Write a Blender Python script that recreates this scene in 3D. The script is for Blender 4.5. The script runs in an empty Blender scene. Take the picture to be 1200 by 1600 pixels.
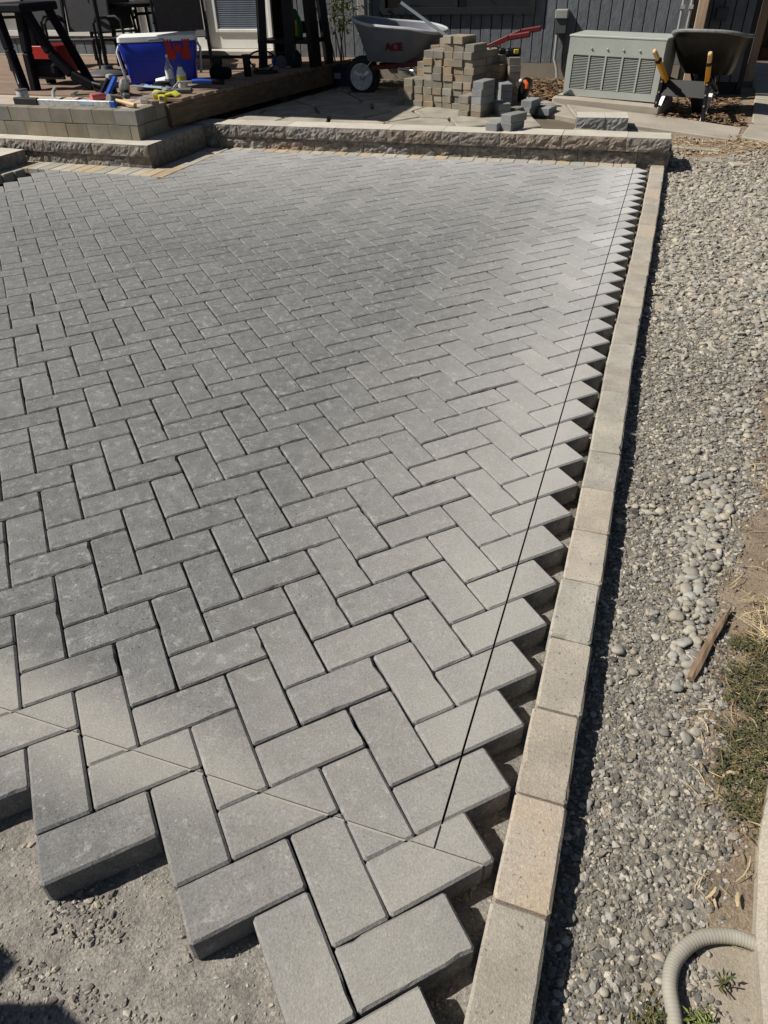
import bpy, bmesh, math, random
import numpy as np
from mathutils import Vector, Matrix, Euler
random.seed(7); rng = np.random.default_rng(7)
R = math.radians
scn = bpy.context.scene
C = scn.collection

# ---------------------------------------------------------------- camera, sky, sun, exposure
cam_d = bpy.data.cameras.new("camera"); cam = bpy.data.objects.new("camera", cam_d); C.objects.link(cam)
cam_d.sensor_fit = 'VERTICAL'; cam_d.sensor_height = 34.6; cam_d.sensor_width = 25.95
cam_d.lens = 34.6 * 1107.2 / 1600
cam_d.clip_start = 0.02; cam_d.clip_end = 400
cam.location = (0.1773, -0.4545, 1.2006)
cam.rotation_euler = (0.905424, 0.023812, 0.333842)
scn.camera = cam
SUN_FROM = Vector((-0.88, -0.34, 1.0)).normalized()
w = bpy.data.worlds.new("World"); scn.world = w; w.use_nodes = True
nt = w.node_tree; bg = nt.nodes["Background"]
sky = nt.nodes.new("ShaderNodeTexSky"); sky.sky_type = 'NISHITA'; sky.sun_disc = False
sky.sun_elevation = math.asin(SUN_FROM.z); sky.sun_rotation = math.atan2(SUN_FROM.x, SUN_FROM.y) % (2 * math.pi)
nt.links.new(sky.outputs[0], bg.inputs[0]); bg.inputs[1].default_value = 0.036
sun_d = bpy.data.lights.new("sun", 'SUN'); sun_d.energy = 5.0; sun_d.angle = R(0.53); sun_d.color = (1, .955, .88)
sun = bpy.data.objects.new("sun", sun_d); C.objects.link(sun)
sun.rotation_euler = SUN_FROM.to_track_quat('Z', 'Y').to_euler()
vs = scn.view_settings; vs.view_transform = 'Standard'; vs.look = 'None'; vs.gamma = 1; vs.use_curve_mapping = False
vs.exposure = 0.30

# ---------------------------------------------------------------- helpers
def link(o, parent=None):
    C.objects.link(o)
    if parent is not None: o.parent = parent
    return o
def tag(o, label=None, cat=None, group=None, kind=None):
    if label: o['label'] = label
    if cat: o['category'] = cat
    if group: o['group'] = group
    if kind: o['kind'] = kind
    return o
def thing(name, label, cat, loc=(0, 0, 0), rot=(0, 0, 0), group=None, kind=None):
    o = link(bpy.data.objects.new(name, None)); o.empty_display_size = .1
    o.location = loc; o.rotation_euler = rot
    return tag(o, label, cat, group, kind)
def group_empty(name, kind='structure', loc=(0, 0, 0)):
    o = link(bpy.data.objects.new(name, None)); o.location = loc; o['kind'] = kind; return o

class MB:
    def __init__(s): s.bm = bmesh.new()
    def _new(s, f):
        n = len(s.bm.verts); f(); s.bm.verts.ensure_lookup_table(); return list(s.bm.verts)[n:]
    def box(s, c, d, rot=None, bev=0, seg=1, taper=None):
        vs_ = bmesh.ops.create_cube(s.bm, size=1)['verts']
        for v in vs_: v.co = Vector((v.co.x * d[0], v.co.y * d[1], v.co.z * d[2]))
        if taper:
            for v in vs_:
                if v.co.z < 0: v.co.x *= taper; v.co.y *= taper
        if bev:
            es = list({e for v in vs_ for e in v.link_edges})
            r = bmesh.ops.bevel(s.bm, geom=es, offset=bev, segments=seg, profile=.5, affect='EDGES')
            vs_ = list({v for f in r['faces'] for v in f.verts} | {v for v in vs_ if v.is_valid})
        M = Matrix.Translation(Vector(c)) @ (Euler(rot).to_matrix().to_4x4() if rot else Matrix())
        for v in vs_: v.co = M @ v.co
        return s
    def bar(s, a, b, wd, th, up=(0, 0, 1), bev=0):
        a = Vector(a); b = Vector(b); z = (b - a).normalized(); x = Vector(up).cross(z)
        if x.length < 1e-4: x = Vector((1, 0, 0))
        x.normalize(); y = z.cross(x); m = Matrix((x, y, z)).transposed().to_4x4(); m.translation = (a + b) / 2
        vs_ = bmesh.ops.create_cube(s.bm, size=1)['verts']; L = (b - a).length
        for v in vs_: v.co = Vector((v.co.x * wd, v.co.y * th, v.co.z * L))
        if bev:
            es = list({e for v in vs_ for e in v.link_edges})
            r = bmesh.ops.bevel(s.bm, geom=es, offset=bev, segments=1, affect='EDGES')
            vs_ = list({v for f in r['faces'] for v in f.verts} | {v for v in vs_ if v.is_valid})
        for v in vs_: v.co = m @ v.co
        return s
    def cone(s, a, b, r0, r1=None, seg=12):
        a = Vector(a); b = Vector(b); r1 = r0 if r1 is None else r1
        q = (b - a).to_track_quat('Z', 'Y').to_matrix().to_4x4(); q.translation = (a + b) / 2
        bmesh.ops.create_cone(s.bm, cap_ends=True, segments=seg, radius1=r0, radius2=max(r1, 1e-4), depth=(b - a).length, matrix=q)
        return s
    def tube(s, pts, r, seg=8, closed=False):
        pts = [Vector(p) for p in pts]; n = len(pts); rings = []; up = None
        rs = r if isinstance(r, (list, tuple)) else [r] * n
        for i, p in enumerate(pts):
            t = (pts[(i + 1) % n] - pts[i - 1]) if closed else (pts[min(i + 1, n - 1)] - pts[max(i - 1, 0)])
            t.normalize()
            if up is None: up = Vector((0, 0, 1)) if abs(t.z) < .9 else Vector((1, 0, 0))
            x = (up - t * up.dot(t)).normalized(); up = x; y = t.cross(x)
            rings.append([s.bm.verts.new(p + (x * math.cos(k * 2 * math.pi / seg) + y * math.sin(k * 2 * math.pi / seg)) * rs[i]) for k in range(seg)])
        for i in range(n if closed else n - 1):
            A = rings[i]; B = rings[(i + 1) % n]
            for k in range(seg): s.bm.faces.new((A[k], A[(k + 1) % seg], B[(k + 1) % seg], B[k]))
        if not closed:
            s.bm.faces.new(rings[0][::-1]); s.bm.faces.new(rings[-1])
        return s
    def lathe(s, prof, seg=20, M=None):
        M = M or Matrix(); rings = []
        for r, z in prof:
            rings.append([s.bm.verts.new(M @ Vector((r * math.cos(k * 2 * math.pi / seg), r * math.sin(k * 2 * math.pi / seg), z))) for k in range(seg)])
        for A, B in zip(rings, rings[1:]):
            for k in range(seg): s.bm.faces.new((A[k], A[(k + 1) % seg], B[(k + 1) % seg], B[k]))
        s.bm.faces.new(rings[0][::-1]); s.bm.faces.new(rings[-1]); return s
    def loft(s, loops, cap0=True, cap1=True):
        rr = [[s.bm.verts.new(Vector(p)) for p in l] for l in loops]; n = len(rr[0])
        for A, B in zip(rr, rr[1:]):
            for k in range(n): s.bm.faces.new((A[k], A[(k + 1) % n], B[(k + 1) % n], B[k]))
        if cap0: s.bm.faces.new(rr[0][::-1])
        if cap1: s.bm.faces.new(rr[-1])
        return s
    def prism(s, poly, z0, z1, M=None):
        M = M or Matrix()
        return s.loft([[M @ Vector((x, y, z0)) for x, y in poly], [M @ Vector((x, y, z1)) for x, y in poly]])
    def build(s, name, m, parent=None, smooth=False, loc=None, rot=None):
        bmesh.ops.recalc_face_normals(s.bm, faces=s.bm.faces)
        me = bpy.data.meshes.new(name); s.bm.to_mesh(me); s.bm.free()
        if m: me.materials.append(m)
        if smooth:
            me.shade_smooth()
            if smooth != 'all': me.set_sharp_from_angle(angle=R(40))
        o = link(bpy.data.objects.new(name, me), parent)
        if loc: o.location = loc
        if rot: o.rotation_euler = rot
        return o
def dup_tree(o, parent=None):
    c = o.copy(); C.objects.link(c); c.parent = parent
    for ch in list(o.children): dup_tree(ch, c)
    return c
def poly_mesh(name, verts, faces, m, smooth=False):
    me = bpy.data.meshes.new(name); me.from_pydata([tuple(v) for v in verts], [], faces)
    if m: me.materials.append(m)
    if smooth: me.shade_smooth()
    me.update(); return me

# numpy value noise
_perm = np.random.default_rng(3).random((256, 256))
def vnoise(x, y):
    xi = np.floor(x).astype(int); yi = np.floor(y).astype(int); fx = x - xi; fy = y - yi
    fx = fx * fx * (3 - 2 * fx); fy = fy * fy * (3 - 2 * fy)
    g = lambda a, b: _perm[a % 256, b % 256]
    return (g(xi, yi) * (1 - fx) + g(xi + 1, yi) * fx) * (1 - fy) + (g(xi, yi + 1) * (1 - fx) + g(xi + 1, yi + 1) * fx) * fy
def fbm(x, y, oct=4):
    t = 0; a = .5
    for k in range(oct): t = t + a * (vnoise(x * 2 ** k + 17 * k, y * 2 ** k + 31 * k) - .5); a *= .5
    return t

# ---------------------------------------------------------------- materials
def ramp(nt, stops):
    n = nt.nodes.new("ShaderNodeValToRGB"); e = n.color_ramp.elements
    while len(e) < len(stops): e.new(.5)
    for k, (p, c) in enumerate(stops):
        e[k].position = p; e[k].color = (*c, 1) if len(c) == 3 else c
    return n
def mat(name, c1, c2=None, scale=8, rough=.85, bump=0, bscale=200, fine=0, fscale=300, rand=0, metal=0, island=False,
        stretch=None, spots=None, sscale=14, spec=.4, hue=None, dust=False, pits=None, coat=0):
    m = bpy.data.materials.new(name); m.use_nodes = True; nt = m.node_tree; N = nt.nodes; L = nt.links
    b = N["Principled BSDF"]; b.inputs["Roughness"].default_value = rough; b.inputs["Metallic"].default_value = metal
    b.inputs["Specular IOR Level"].default_value = spec
    if coat: b.inputs["Coat Weight"].default_value = coat
    c2 = c2 or tuple(x * .8 for x in c1)
    tc = N.new("ShaderNodeTexCoord"); vec = tc.outputs["Object"]
    if island: rnd = N.new("ShaderNodeNewGeometry").outputs["Random Per Island"]
    else: rnd = N.new("ShaderNodeObjectInfo").outputs["Random"]
    ad = N.new("ShaderNodeVectorMath"); ad.operation = 'MULTIPLY_ADD'
    cmb = N.new("ShaderNodeCombineXYZ")
    for k in range(3): L.new(rnd, cmb.inputs[k])
    L.new(cmb.outputs[0], ad.inputs[0]); ad.inputs[1].default_value = (31, 47, 59); L.new(vec, ad.inputs[2]); vec = ad.outputs[0]
    if stretch:
        mp = N.new("ShaderNodeMapping"); mp.inputs["Scale"].default_value = stretch; L.new(vec, mp.inputs[0]); vec = mp.outputs[0]
    n1 = N.new("ShaderNodeTexNoise"); n1.inputs["Scale"].default_value = scale; n1.inputs["Detail"].default_value = 5; L.new(vec, n1.inputs["Vector"])
    r1 = ramp(nt, [(.32, c2), (.68, c1)]); L.new(n1.outputs["Fac"], r1.inputs[0]); col = r1.outputs[0]
    def mix(mode, fac, a, bb):
        x = N.new("ShaderNodeMix"); x.data_type = 'RGBA'; x.blend_type = mode
        if isinstance(fac, (int, float)): x.inputs[0].default_value = fac
        else: L.new(fac, x.inputs[0])
        for s_, v in ((6, a), (7, bb)):
            if isinstance(v, tuple): x.inputs[s_].default_value = (*v, 1)
            else: L.new(v, x.inputs[s_])
        return x.outputs[2]
    if hue:   # list of alternative colours picked per object / island
        hr = ramp(nt, [(k / len(hue), c) for k, c in enumerate(hue)]); hr.color_ramp.interpolation = 'CONSTANT'
        L.new(rnd, hr.inputs[0]); col = mix('MULTIPLY', 1, col, hr.outputs[0])
    if rand:
        mr = N.new("ShaderNodeMapRange"); L.new(rnd, mr.inputs[0]); mr.inputs[3].default_value = 1 - rand; mr.inputs[4].default_value = 1 + rand
        # decorrelate brightness from the hue pick
        mm = N.new("ShaderNodeMath"); mm.operation = 'MULTIPLY'; L.new(rnd, mm.inputs[0]); mm.inputs[1].default_value = 7.31
        fr = N.new("ShaderNodeMath"); fr.operation = 'FRACT'; L.new(mm.outputs[0], fr.inputs[0]); L.new(fr.outputs[0], mr.inputs[0])
        cx = N.new("ShaderNodeCombineXYZ")
        for k in range(3): L.new(mr.outputs[0], cx.inputs[k])
        col = mix('MULTIPLY', 1, col, cx.outputs[0])
    n2 = N.new("ShaderNodeTexNoise"); n2.inputs["Scale"].default_value = fscale; n2.inputs["Detail"].default_value = 3; n2.inputs["Roughness"].default_value = .7
    L.new(vec, n2.inputs["Vector"])
    if fine:
        r2 = ramp(nt, [(.3, (1 - fine,) * 3), (.7, (1 + fine,) * 3)]); L.new(n2.outputs["Fac"], r2.inputs[0]); col = mix('MULTIPLY', 1, col, r2.outputs[0])
    if spots:
        n3 = N.new("ShaderNodeTexNoise"); n3.inputs["Scale"].default_value = sscale; n3.inputs["Detail"].default_value = 8; n3.inputs["Roughness"].default_value = .75
        L.new(vec, n3.inputs["Vector"])
        r3 = ramp(nt, [(.54, (0, 0, 0)), (.72, (1, 1, 1))]); L.new(n3.outputs["Fac"], r3.inputs[0])
        mlt = N.new("ShaderNodeMath"); mlt.operation = 'MULTIPLY'; L.new(r3.outputs[0], mlt.inputs[0]); mlt.inputs[1].default_value = spots[1]
        col = mix('MIX', mlt.outputs[0], col, spots[0])
    if pits:
        n5 = N.new("ShaderNodeTexNoise"); n5.inputs["Scale"].default_value = pits[0]; n5.inputs["Detail"].default_value = 2; L.new(vec, n5.inputs["Vector"])
        r5 = ramp(nt, [(.27, (1 - pits[1],) * 3), (.35, (1, 1, 1)), (.66, (1, 1, 1)), (.74, (1 + pits[2],) * 3)]); L.new(n5.outputs["Fac"], r5.inputs[0]); col = mix('MULTIPLY', 1, col, r5.outputs[0])
    if dust: # saw dust thrown from the two cut lines: x = .036 and y = .127, thinning out over the bricks
        gp = N.new("ShaderNodeNewGeometry"); sx = N.new("ShaderNodeSeparateXYZ"); L.new(gp.outputs["Position"], sx.inputs[0])
        def mth(op, a, bb=None, cl=False):
            x = N.new("ShaderNodeMath"); x.operation = op; x.use_clamp = cl
            for k, v in enumerate((a, bb)):
                if v is None: continue
                if isinstance(v, (int, float)): x.inputs[k].default_value = v
                else: L.new(v, x.inputs[k])
            return x.outputs[0]
        nw = N.new("ShaderNodeTexNoise"); nw.inputs["Scale"].default_value = 2.2; nw.inputs["Detail"].default_value = 6; L.new(gp.outputs["Position"], nw.inputs["Vector"])
        nz = mth('MULTIPLY', mth('SUBTRACT', nw.outputs["Fac"], .5), 1.1)
        dx = mth('ABSOLUTE', mth('SUBTRACT', sx.outputs[0], .036))
        wid = mth('ADD', mth('MULTIPLY', sx.outputs[1], .06), .75)
        d1 = mth('SUBTRACT', 1, mth('DIVIDE', dx, wid), True)
        d1 = mth('POWER', d1, 1.3)
        d2 = mth('SUBTRACT', 1, mth('DIVIDE', mth('ABSOLUTE', mth('SUBTRACT', sx.outputs[1], .127)), .16), True)
        d2 = mth('MULTIPLY', d2, mth('ADD', .55, mth('MULTIPLY', mth('DIVIDE', mth('SUBTRACT', -.1, sx.outputs[0]), .5, True), .75)))
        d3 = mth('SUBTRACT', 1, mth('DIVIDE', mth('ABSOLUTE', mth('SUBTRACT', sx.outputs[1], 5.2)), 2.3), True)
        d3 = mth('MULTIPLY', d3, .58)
        d = mth('MAXIMUM', mth('MAXIMUM', d1, d2), d3)
        d = mth('MULTIPLY', d, mth('ADD', 1, nz), True)
        sn = N.new("ShaderNodeSeparateXYZ"); L.new(gp.outputs["True Normal"], sn.inputs[0])
        d = mth('MULTIPLY', d, mth('MULTIPLY', mth('SUBTRACT', sn.outputs[2], .45), 2.2, True))
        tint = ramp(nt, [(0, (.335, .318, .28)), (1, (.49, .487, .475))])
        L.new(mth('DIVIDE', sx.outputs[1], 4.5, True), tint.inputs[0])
        col = mix('MIX', mth('MULTIPLY', mth('MULTIPLY', d, mth('ADD', .70, mth('MULTIPLY', rnd, .3))), .9), col, tint.outputs[0])
        rg = ramp(nt, [(.3, (.86,) * 3), (.5, (1,) * 3), (.72, (1.16,) * 3)]); L.new(n2.outputs["Fac"], rg.inputs[0]); col = mix('MULTIPLY', 1, col, rg.outputs[0])
        n6 = N.new("ShaderNodeTexNoise"); n6.inputs["Scale"].default_value = 70; n6.inputs["Detail"].default_value = 6; n6.inputs["Roughness"].default_value = .8; L.new(vec, n6.inputs["Vector"])
        rh = ramp(nt, [(.3, (.80,) * 3), (.42, (1,) * 3), (.62, (1,) * 3), (.74, (1.3,) * 3)]); L.new(n6.outputs["Fac"], rh.inputs[0]); col = mix('MULTIPLY', 1, col, rh.outputs[0])
    L.new(col, b.inputs["Base Color"])
    if bump:
        n4 = N.new("ShaderNodeTexNoise"); n4.inputs["Scale"].default_value = bscale; n4.inputs["Detail"].default_value = 6; n4.inputs["Roughness"].default_value = .65
        L.new(vec, n4.inputs["Vector"])
        bp = N.new("ShaderNodeBump"); bp.inputs["Strength"].default_value = .9; bp.inputs["Distance"].default_value = bump; L.new(n4.outputs["Fac"], bp.inputs["Height"])
        L.new(bp.outputs[0], b.inputs["Normal"])
    return m

PAV = dict(scale=26, rough=.92, bump=.0013, bscale=330, fine=.16, fscale=230, rand=.075, spots=((.44, .435, .425), .6), sscale=34, dust=True, spec=.25, pits=(115, .5, .55))
M = {}
M['paver'] = mat('charcoal concrete paver', (.170, .169, .166), (.127, .126, .124), **PAV)
M['paver_far'] = mat('charcoal concrete paver field', (.170, .169, .166), (.127, .126, .124), island=True, **PAV)
M['dustfill'] = mat('saw dust packed in cut', (.36, .34, .3), rough=1, bump=.001, bscale=500)
M['edge'] = mat('blended tan grey paver', (.385, .35, .295), (.29, .264, .224), scale=12, rough=.93, bump=.002, bscale=280, fine=.18, fscale=220, pits=(120, .55, .3), rand=.08,
    spots=((.15, .14, .125), .55), sscale=75, hue=[(1, 1, 1), (1.02, .99, .96), (.95, .97, .98), (1.03, .99, .94), (.97, .98, .97), (1.0, .985, .96)], spec=.25)
M['edge_tan'] = mat('rust tan paver', (.41, .33, .245), (.37, .33, .275), scale=11, rough=.93, bump=.002, bscale=280, fine=.18, fscale=220, pits=(120, .55, .3), spots=((.2, .17, .14), .5), sscale=75, spec=.25)
M['soldier'] = mat('buff soldier paver', (.42, .37, .29), (.33, .3, .25), scale=7, rough=.93, bump=.002, bscale=260, fine=.18, fscale=350, rand=.14,
    hue=[(1, 1, 1), (.86, .93, 1.02), (1.06, .94, .78), (.9, .94, .98), (1.04, .9, .74), (.98, .98, .95)], spec=.25)
M['rock_face'] = mat('split concrete face', (.30, .265, .225), (.145, .13, .115), scale=26, rough=.95, bump=.008, bscale=90, fine=.3, fscale=240, rand=.12,
    hue=[(1, 1, 1), (1.05, .96, .9), (.93, .96, 1), (1, 1, 1)], spec=.2)
M['cap_top'] = mat('smooth concrete cap', (.50, .465, .40), (.41, .38, .325), scale=6, rough=.93, bump=.0018, bscale=240, fine=.14, fscale=300, rand=.08, spec=.2)
M['pl_brick'] = mat('brown grey wall paver', (.25, .225, .18), (.18, .165, .135), scale=8, rough=.94, bump=.002, bscale=260, fine=.22, fscale=320, rand=.14,
    hue=[(1, 1, 1), (1.06, .98, .88), (.9, .96, 1.05), (1, 1, .96)], spec=.2)
M['pile'] = mat('mixed pile paver', (.275, .245, .2), (.19, .17, .142), scale=9, rough=.94, bump=.002, bscale=260, fine=.2, fscale=320, rand=.16,
    hue=[(1, 1, 1), (1.04, .95, .84), (.9, .93, .94), (1.02, .98, .92), (.86, .89, .9), (.95, .95, .92), (1.08, .93, .76)], spec=.2)
M['grey_block'] = mat('grey concrete block', (.24, .243, .24), (.18, .183, .183), scale=9, rough=.94, bump=.002, bscale=260, fine=.2, fscale=320, rand=.1, spec=.2)
M['sand'] = mat('compacted quarry fines', (.275, .252, .22), (.17, .158, .14), scale=24, rough=1, bump=.007, bscale=85, fine=.4, fscale=210, spots=((.42, .39, .34), .5), sscale=120, spec=.15)
M['bedding'] = mat('shade darkened bedding sand', (.15, .135, .115), (.09, .082, .07), scale=24, rough=1, bump=.005, bscale=120, fine=.4, fscale=210, spec=.1)  # same sand in a darker colour, painting in the shade of the sawtooth gaps
M['gravel_base'] = mat('gravel bed dust', (.25, .225, .185), (.15, .137, .115), scale=30, rough=1, bump=.006, bscale=130, fine=.35, fscale=260, spec=.15)
M['gravel'] = mat('crushed gravel', (.30, .278, .243), (.2, .187, .166), scale=60, rough=.9, fine=.2, fscale=500, rand=.55, island=True,
    hue=[(1, 1, 1), (.88, .90, .92), (.6, .61, .62), (1.12, 1.04, .92), (.7, .7, .7), (1.16, 1.12, 1.04), (.9, .86, .8)], spec=.15)
M['gravel_far'] = mat('dusty crushed gravel', (.36, .33, .283), (.27, .248, .213), scale=60, rough=.95, fine=.2, fscale=500, rand=.25, island=True,
    hue=[(1, 1, 1), (.95, .96, .98), (.8, .8, .8), (1.08, 1.03, .95), (.9, .88, .84)], spec=.2)
M['pebble'] = mat('river pebble', (.34, .315, .27), (.235, .22, .19), scale=40, rough=.8, fine=.15, fscale=300, rand=.22, island=True,
    hue=[(1, 1, 1), (.88, .92, .96), (1.05, 1.0, .92), (.72, .74, .75), (1.05, 1.02, .97)], spec=.3)
M['soil'] = mat('dry brown soil', (.285, .225, .16), (.165, .13, .095), scale=16, rough=1, bump=.008, bscale=120, fine=.4, fscale=260, spots=((.4, .32, .22), .5), sscale=60, spec=.1)
M['mud'] = mat('dry grey mud', (.31, .27, .21), (.24, .21, .165), scale=9, rough=1, bump=.003, bscale=120, fine=.2, fscale=300, spec=.1)
M['earth'] = mat('bare yard earth', (.15, .125, .095), (.09, .075, .058), scale=3, rough=1, bump=.01, bscale=60, fine=.3, fscale=160, spec=.1)
M['flag'] = mat('tan flagstone', (.37, .335, .27), (.24, .216, .175), scale=7, rough=.93, bump=.004, bscale=70, fine=.18, fscale=200, rand=.1, spec=.2)
M['concrete'] = mat('old concrete slab', (.37, .33, .27), (.28, .25, .205), scale=3.5, rough=.95, bump=.003, bscale=130, fine=.25, fscale=240, spots=((.22, .2, .165), .4), sscale=9, spec=.15)
M['foundation'] = mat('foundation concrete', (.27, .235, .185), (.2, .178, .142), scale=4, rough=.95, bump=.002, bscale=80, fine=.15, spec=.15)
M['siding'] = mat('slate painted wood siding', (.148, .16, .175), (.112, .122, .134), scale=22, rough=.75, bump=.006, bscale=38, fine=.12, fscale=150, rand=.05, stretch=(1, 1, .5), spec=.35)
M['dark_frame'] = mat('black window frame', (.012, .014, .018), rough=.5)
M['glass'] = mat('dark window glass', (.012, .016, .022), rough=.06, spec=.6)
M['white'] = mat('white door paint', (.72, .71, .67), (.64, .63, .6), scale=5, rough=.5)
M['blind'] = mat('grey blind slats', (.26, .30, .36), rough=.6)
M['door_glass'] = mat('door pane backing', (.12, .14, .17), rough=.3)
M['wood_beam'] = mat('weathered brown timber', (.16, .115, .075), (.09, .064, .043), scale=9, rough=.85, bump=.003, bscale=40, fine=.25, fscale=90, stretch=(6, .6, 6), spec=.25)
M['deck_wood'] = mat('red brown deck board', (.25, .175, .13), (.17, .12, .09), scale=6, rough=.85, bump=.002, bscale=60, fine=.2, rand=.12, stretch=(1, 8, 8), spec=.25)
M['landing'] = mat('pink dusty landing', (.45, .375, .31), (.36, .30, .25), scale=8, rough=.95, bump=.002, bscale=200, fine=.2, spec=.15)
M['post_wood'] = mat('raw fir post', (.5, .37, .25), (.36, .25, .165), scale=9, rough=.8, bump=.002, bscale=60, fine=.15, stretch=(7, 7, .5), spec=.25)
M['gate_wood'] = mat('red cedar gate', (.14, .065, .035), (.085, .04, .022), scale=9, rough=.85, bump=.002, bscale=60, fine=.2, rand=.1, stretch=(7, 7, .6), spec=.2)
M['black'] = mat('black powder coat', (.008, .008, .009), rough=.5, spec=.25)
M['navy_black'] = mat('dark navy plastic', (.004, .005, .009), rough=.7, spec=.15)
M['sling'] = mat('charcoal mesh sling', (.05, .05, .053), (.04, .04, .043), scale=30, rough=.7, bump=.001, bscale=600)
M['rubber'] = mat('black rubber', (.018, .018, .018), (.012, .012, .012), scale=20, rough=.8, bump=.002, bscale=80)
M['steel'] = mat('galvanised steel', (.5, .51, .52), (.4, .41, .42), scale=30, rough=.38, metal=.9)
M['alu'] = mat('brushed aluminium', (.72, .74, .77), (.62, .64, .67), scale=40, rough=.35, metal=.75)
M['alu_dull'] = mat('scuffed aluminium', (.58, .58, .57), (.35, .35, .35), scale=30, rough=.55, metal=.3)
M['blue_plastic'] = mat('cobalt blue plastic', (.004, .03, .44), (.003, .024, .37), scale=8, rough=.42, spec=.5)
M['blue_tool'] = mat('tool blue plastic', (.01, .07, .38), rough=.5)
M['white_plastic'] = mat('white plastic', (.75, .77, .75), (.7, .72, .7), rough=.45)
M['red_paint'] = mat('red paint', (.12, .006, .009), (.09, .004, .007), scale=20, rough=.5)
M['red_plastic'] = mat('red plastic', (.38, .012, .008), rough=.5)
M['dark_red'] = mat('dark red letters', (.13, .004, .012), rough=.55)
M['grey_tub'] = mat('grey poly tub', (.15, .162, .19), (.12, .13, .152), scale=9, rough=.55, fine=.06)
M['rim'] = mat('pale tub rim', (.42, .42, .43), rough=.5)
M['black_tub'] = mat('black poly tub', (.012, .011, .010), (.022, .02, .017), scale=6, rough=.35, spec=.3)
M['black_rim'] = mat('dusty black rim', (.2, .2, .2), (.12, .12, .12), scale=20, rough=.4)
M['yellow'] = mat('yellow orange paint', (.62, .29, .012), (.55, .25, .01), scale=12, rough=.5)
M['yellow_plastic'] = mat('yellow plastic', (.65, .5, .03), rough=.5)
M['lime'] = mat('lime yellow fabric', (.5, .5, .05), (.4, .42, .04), scale=30, rough=.8)
M['ac'] = mat('sage grey enamel', (.36, .378, .345), (.31, .33, .30), scale=4, rough=.55, fine=.08, fscale=90)
M['ac_dark'] = mat('condenser interior', (.018, .019, .018), rough=.8)
M['clear'] = mat('clear bottle plastic', (.7, .75, .78), rough=.12)
M['clear'].node_tree.nodes["Principled BSDF"].inputs["Transmission Weight"].default_value = .75
M['label'] = mat('yellow label print', (.6, .55, .04), rough=.6)
M['lightblue'] = mat('pale blue wrap', (.35, .52, .68), rough=.4)
M['pink'] = mat('pink chalk plastic', (.6, .16, .16), rough=.5)
M['mallet'] = mat('grey rubber mallet', (.2, .195, .17), rough=.85)
M['hickory'] = mat('hickory handle', (.6, .4, .19), (.5, .32, .15), scale=14, rough=.55, stretch=(1, 6, 6))
M['olive'] = mat('olive handle', (.12, .11, .05), rough=.6)
M['grey_plastic'] = mat('mid grey plastic', (.3, .31, .32), rough=.5)
M['dk_grey'] = mat('dark grey plastic', (.07, .075, .08), rough=.55)
M['orange'] = mat('safety orange', (.8, .12, .02), rough=.5)
M['green'] = mat('dark green bag', (.012, .14, .04), rough=.5)
M['bag_yellow'] = mat('yellow bag print', (.55, .42, .02), rough=.5)
M['bark'] = mat('sapling bark', (.2, .15, .1), rough=.9)
M['leaf'] = mat('sapling leaf', (.19, .21, .045), (.11, .14, .03), scale=20, rough=.6, rand=.3, island=True)
M['moss'] = mat('low green weeds', (.086, .092, .042), (.05, .055, .026), scale=30, rough=.85, rand=.45, island=True, hue=[(1, 1, 1), (1.5, 1.2, .9), (.8, .95, .8), (1, 1, 1), (1.9, 1.4, 1.1)])
M['straw'] = mat('dry straw', (.46, .37, .21), (.33, .25, .14), scale=40, rough=.8, rand=.35, island=True)
M['litter'] = mat('brown leaf litter', (.2, .13, .075), (.11, .07, .042), scale=40, rough=.9, rand=.5, island=True, hue=[(1, 1, 1), (1.5, 1.3, 1.0), (.7, .7, .7), (1, .85, .7)])
M['chips'] = mat('wood chips', (.42, .31, .18), (.3, .21, .12), scale=40, rough=.9, rand=.45, island=True)
M['stick'] = mat('grey brown driftwood', (.24, .165, .105), (.14, .095, .06), scale=12, rough=.9, bump=.002, bscale=60, stretch=(8, 1, 8))
M['hose'] = mat('tan corrugated hose', (.34, .315, .26), (.26, .24, .2), scale=22, rough=.6, spec=.3, spots=((.24, .2, .15), .5), sscale=40)
M['canvas'] = mat('umbrella canvas', (.35, .3, .24), rough=.9)
M['roof'] = mat('asphalt shingle roof', (.09, .085, .08), rough=.95, bump=.004, bscale=40)
M['conduit'] = mat('grey conduit', (.36, .36, .35), rough=.5)
M['box_grey'] = mat('utility box grey', (.3, .3, .28), rough=.5)
M['pot'] = mat('dark blue bucket', (.02, .035, .07), rough=.5)
M['paper'] = mat('white scrap', (.8, .79, .75), rough=.8)
M['downspout'] = mat('pale downspout', (.3, .29, .26), rough=.6)

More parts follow.
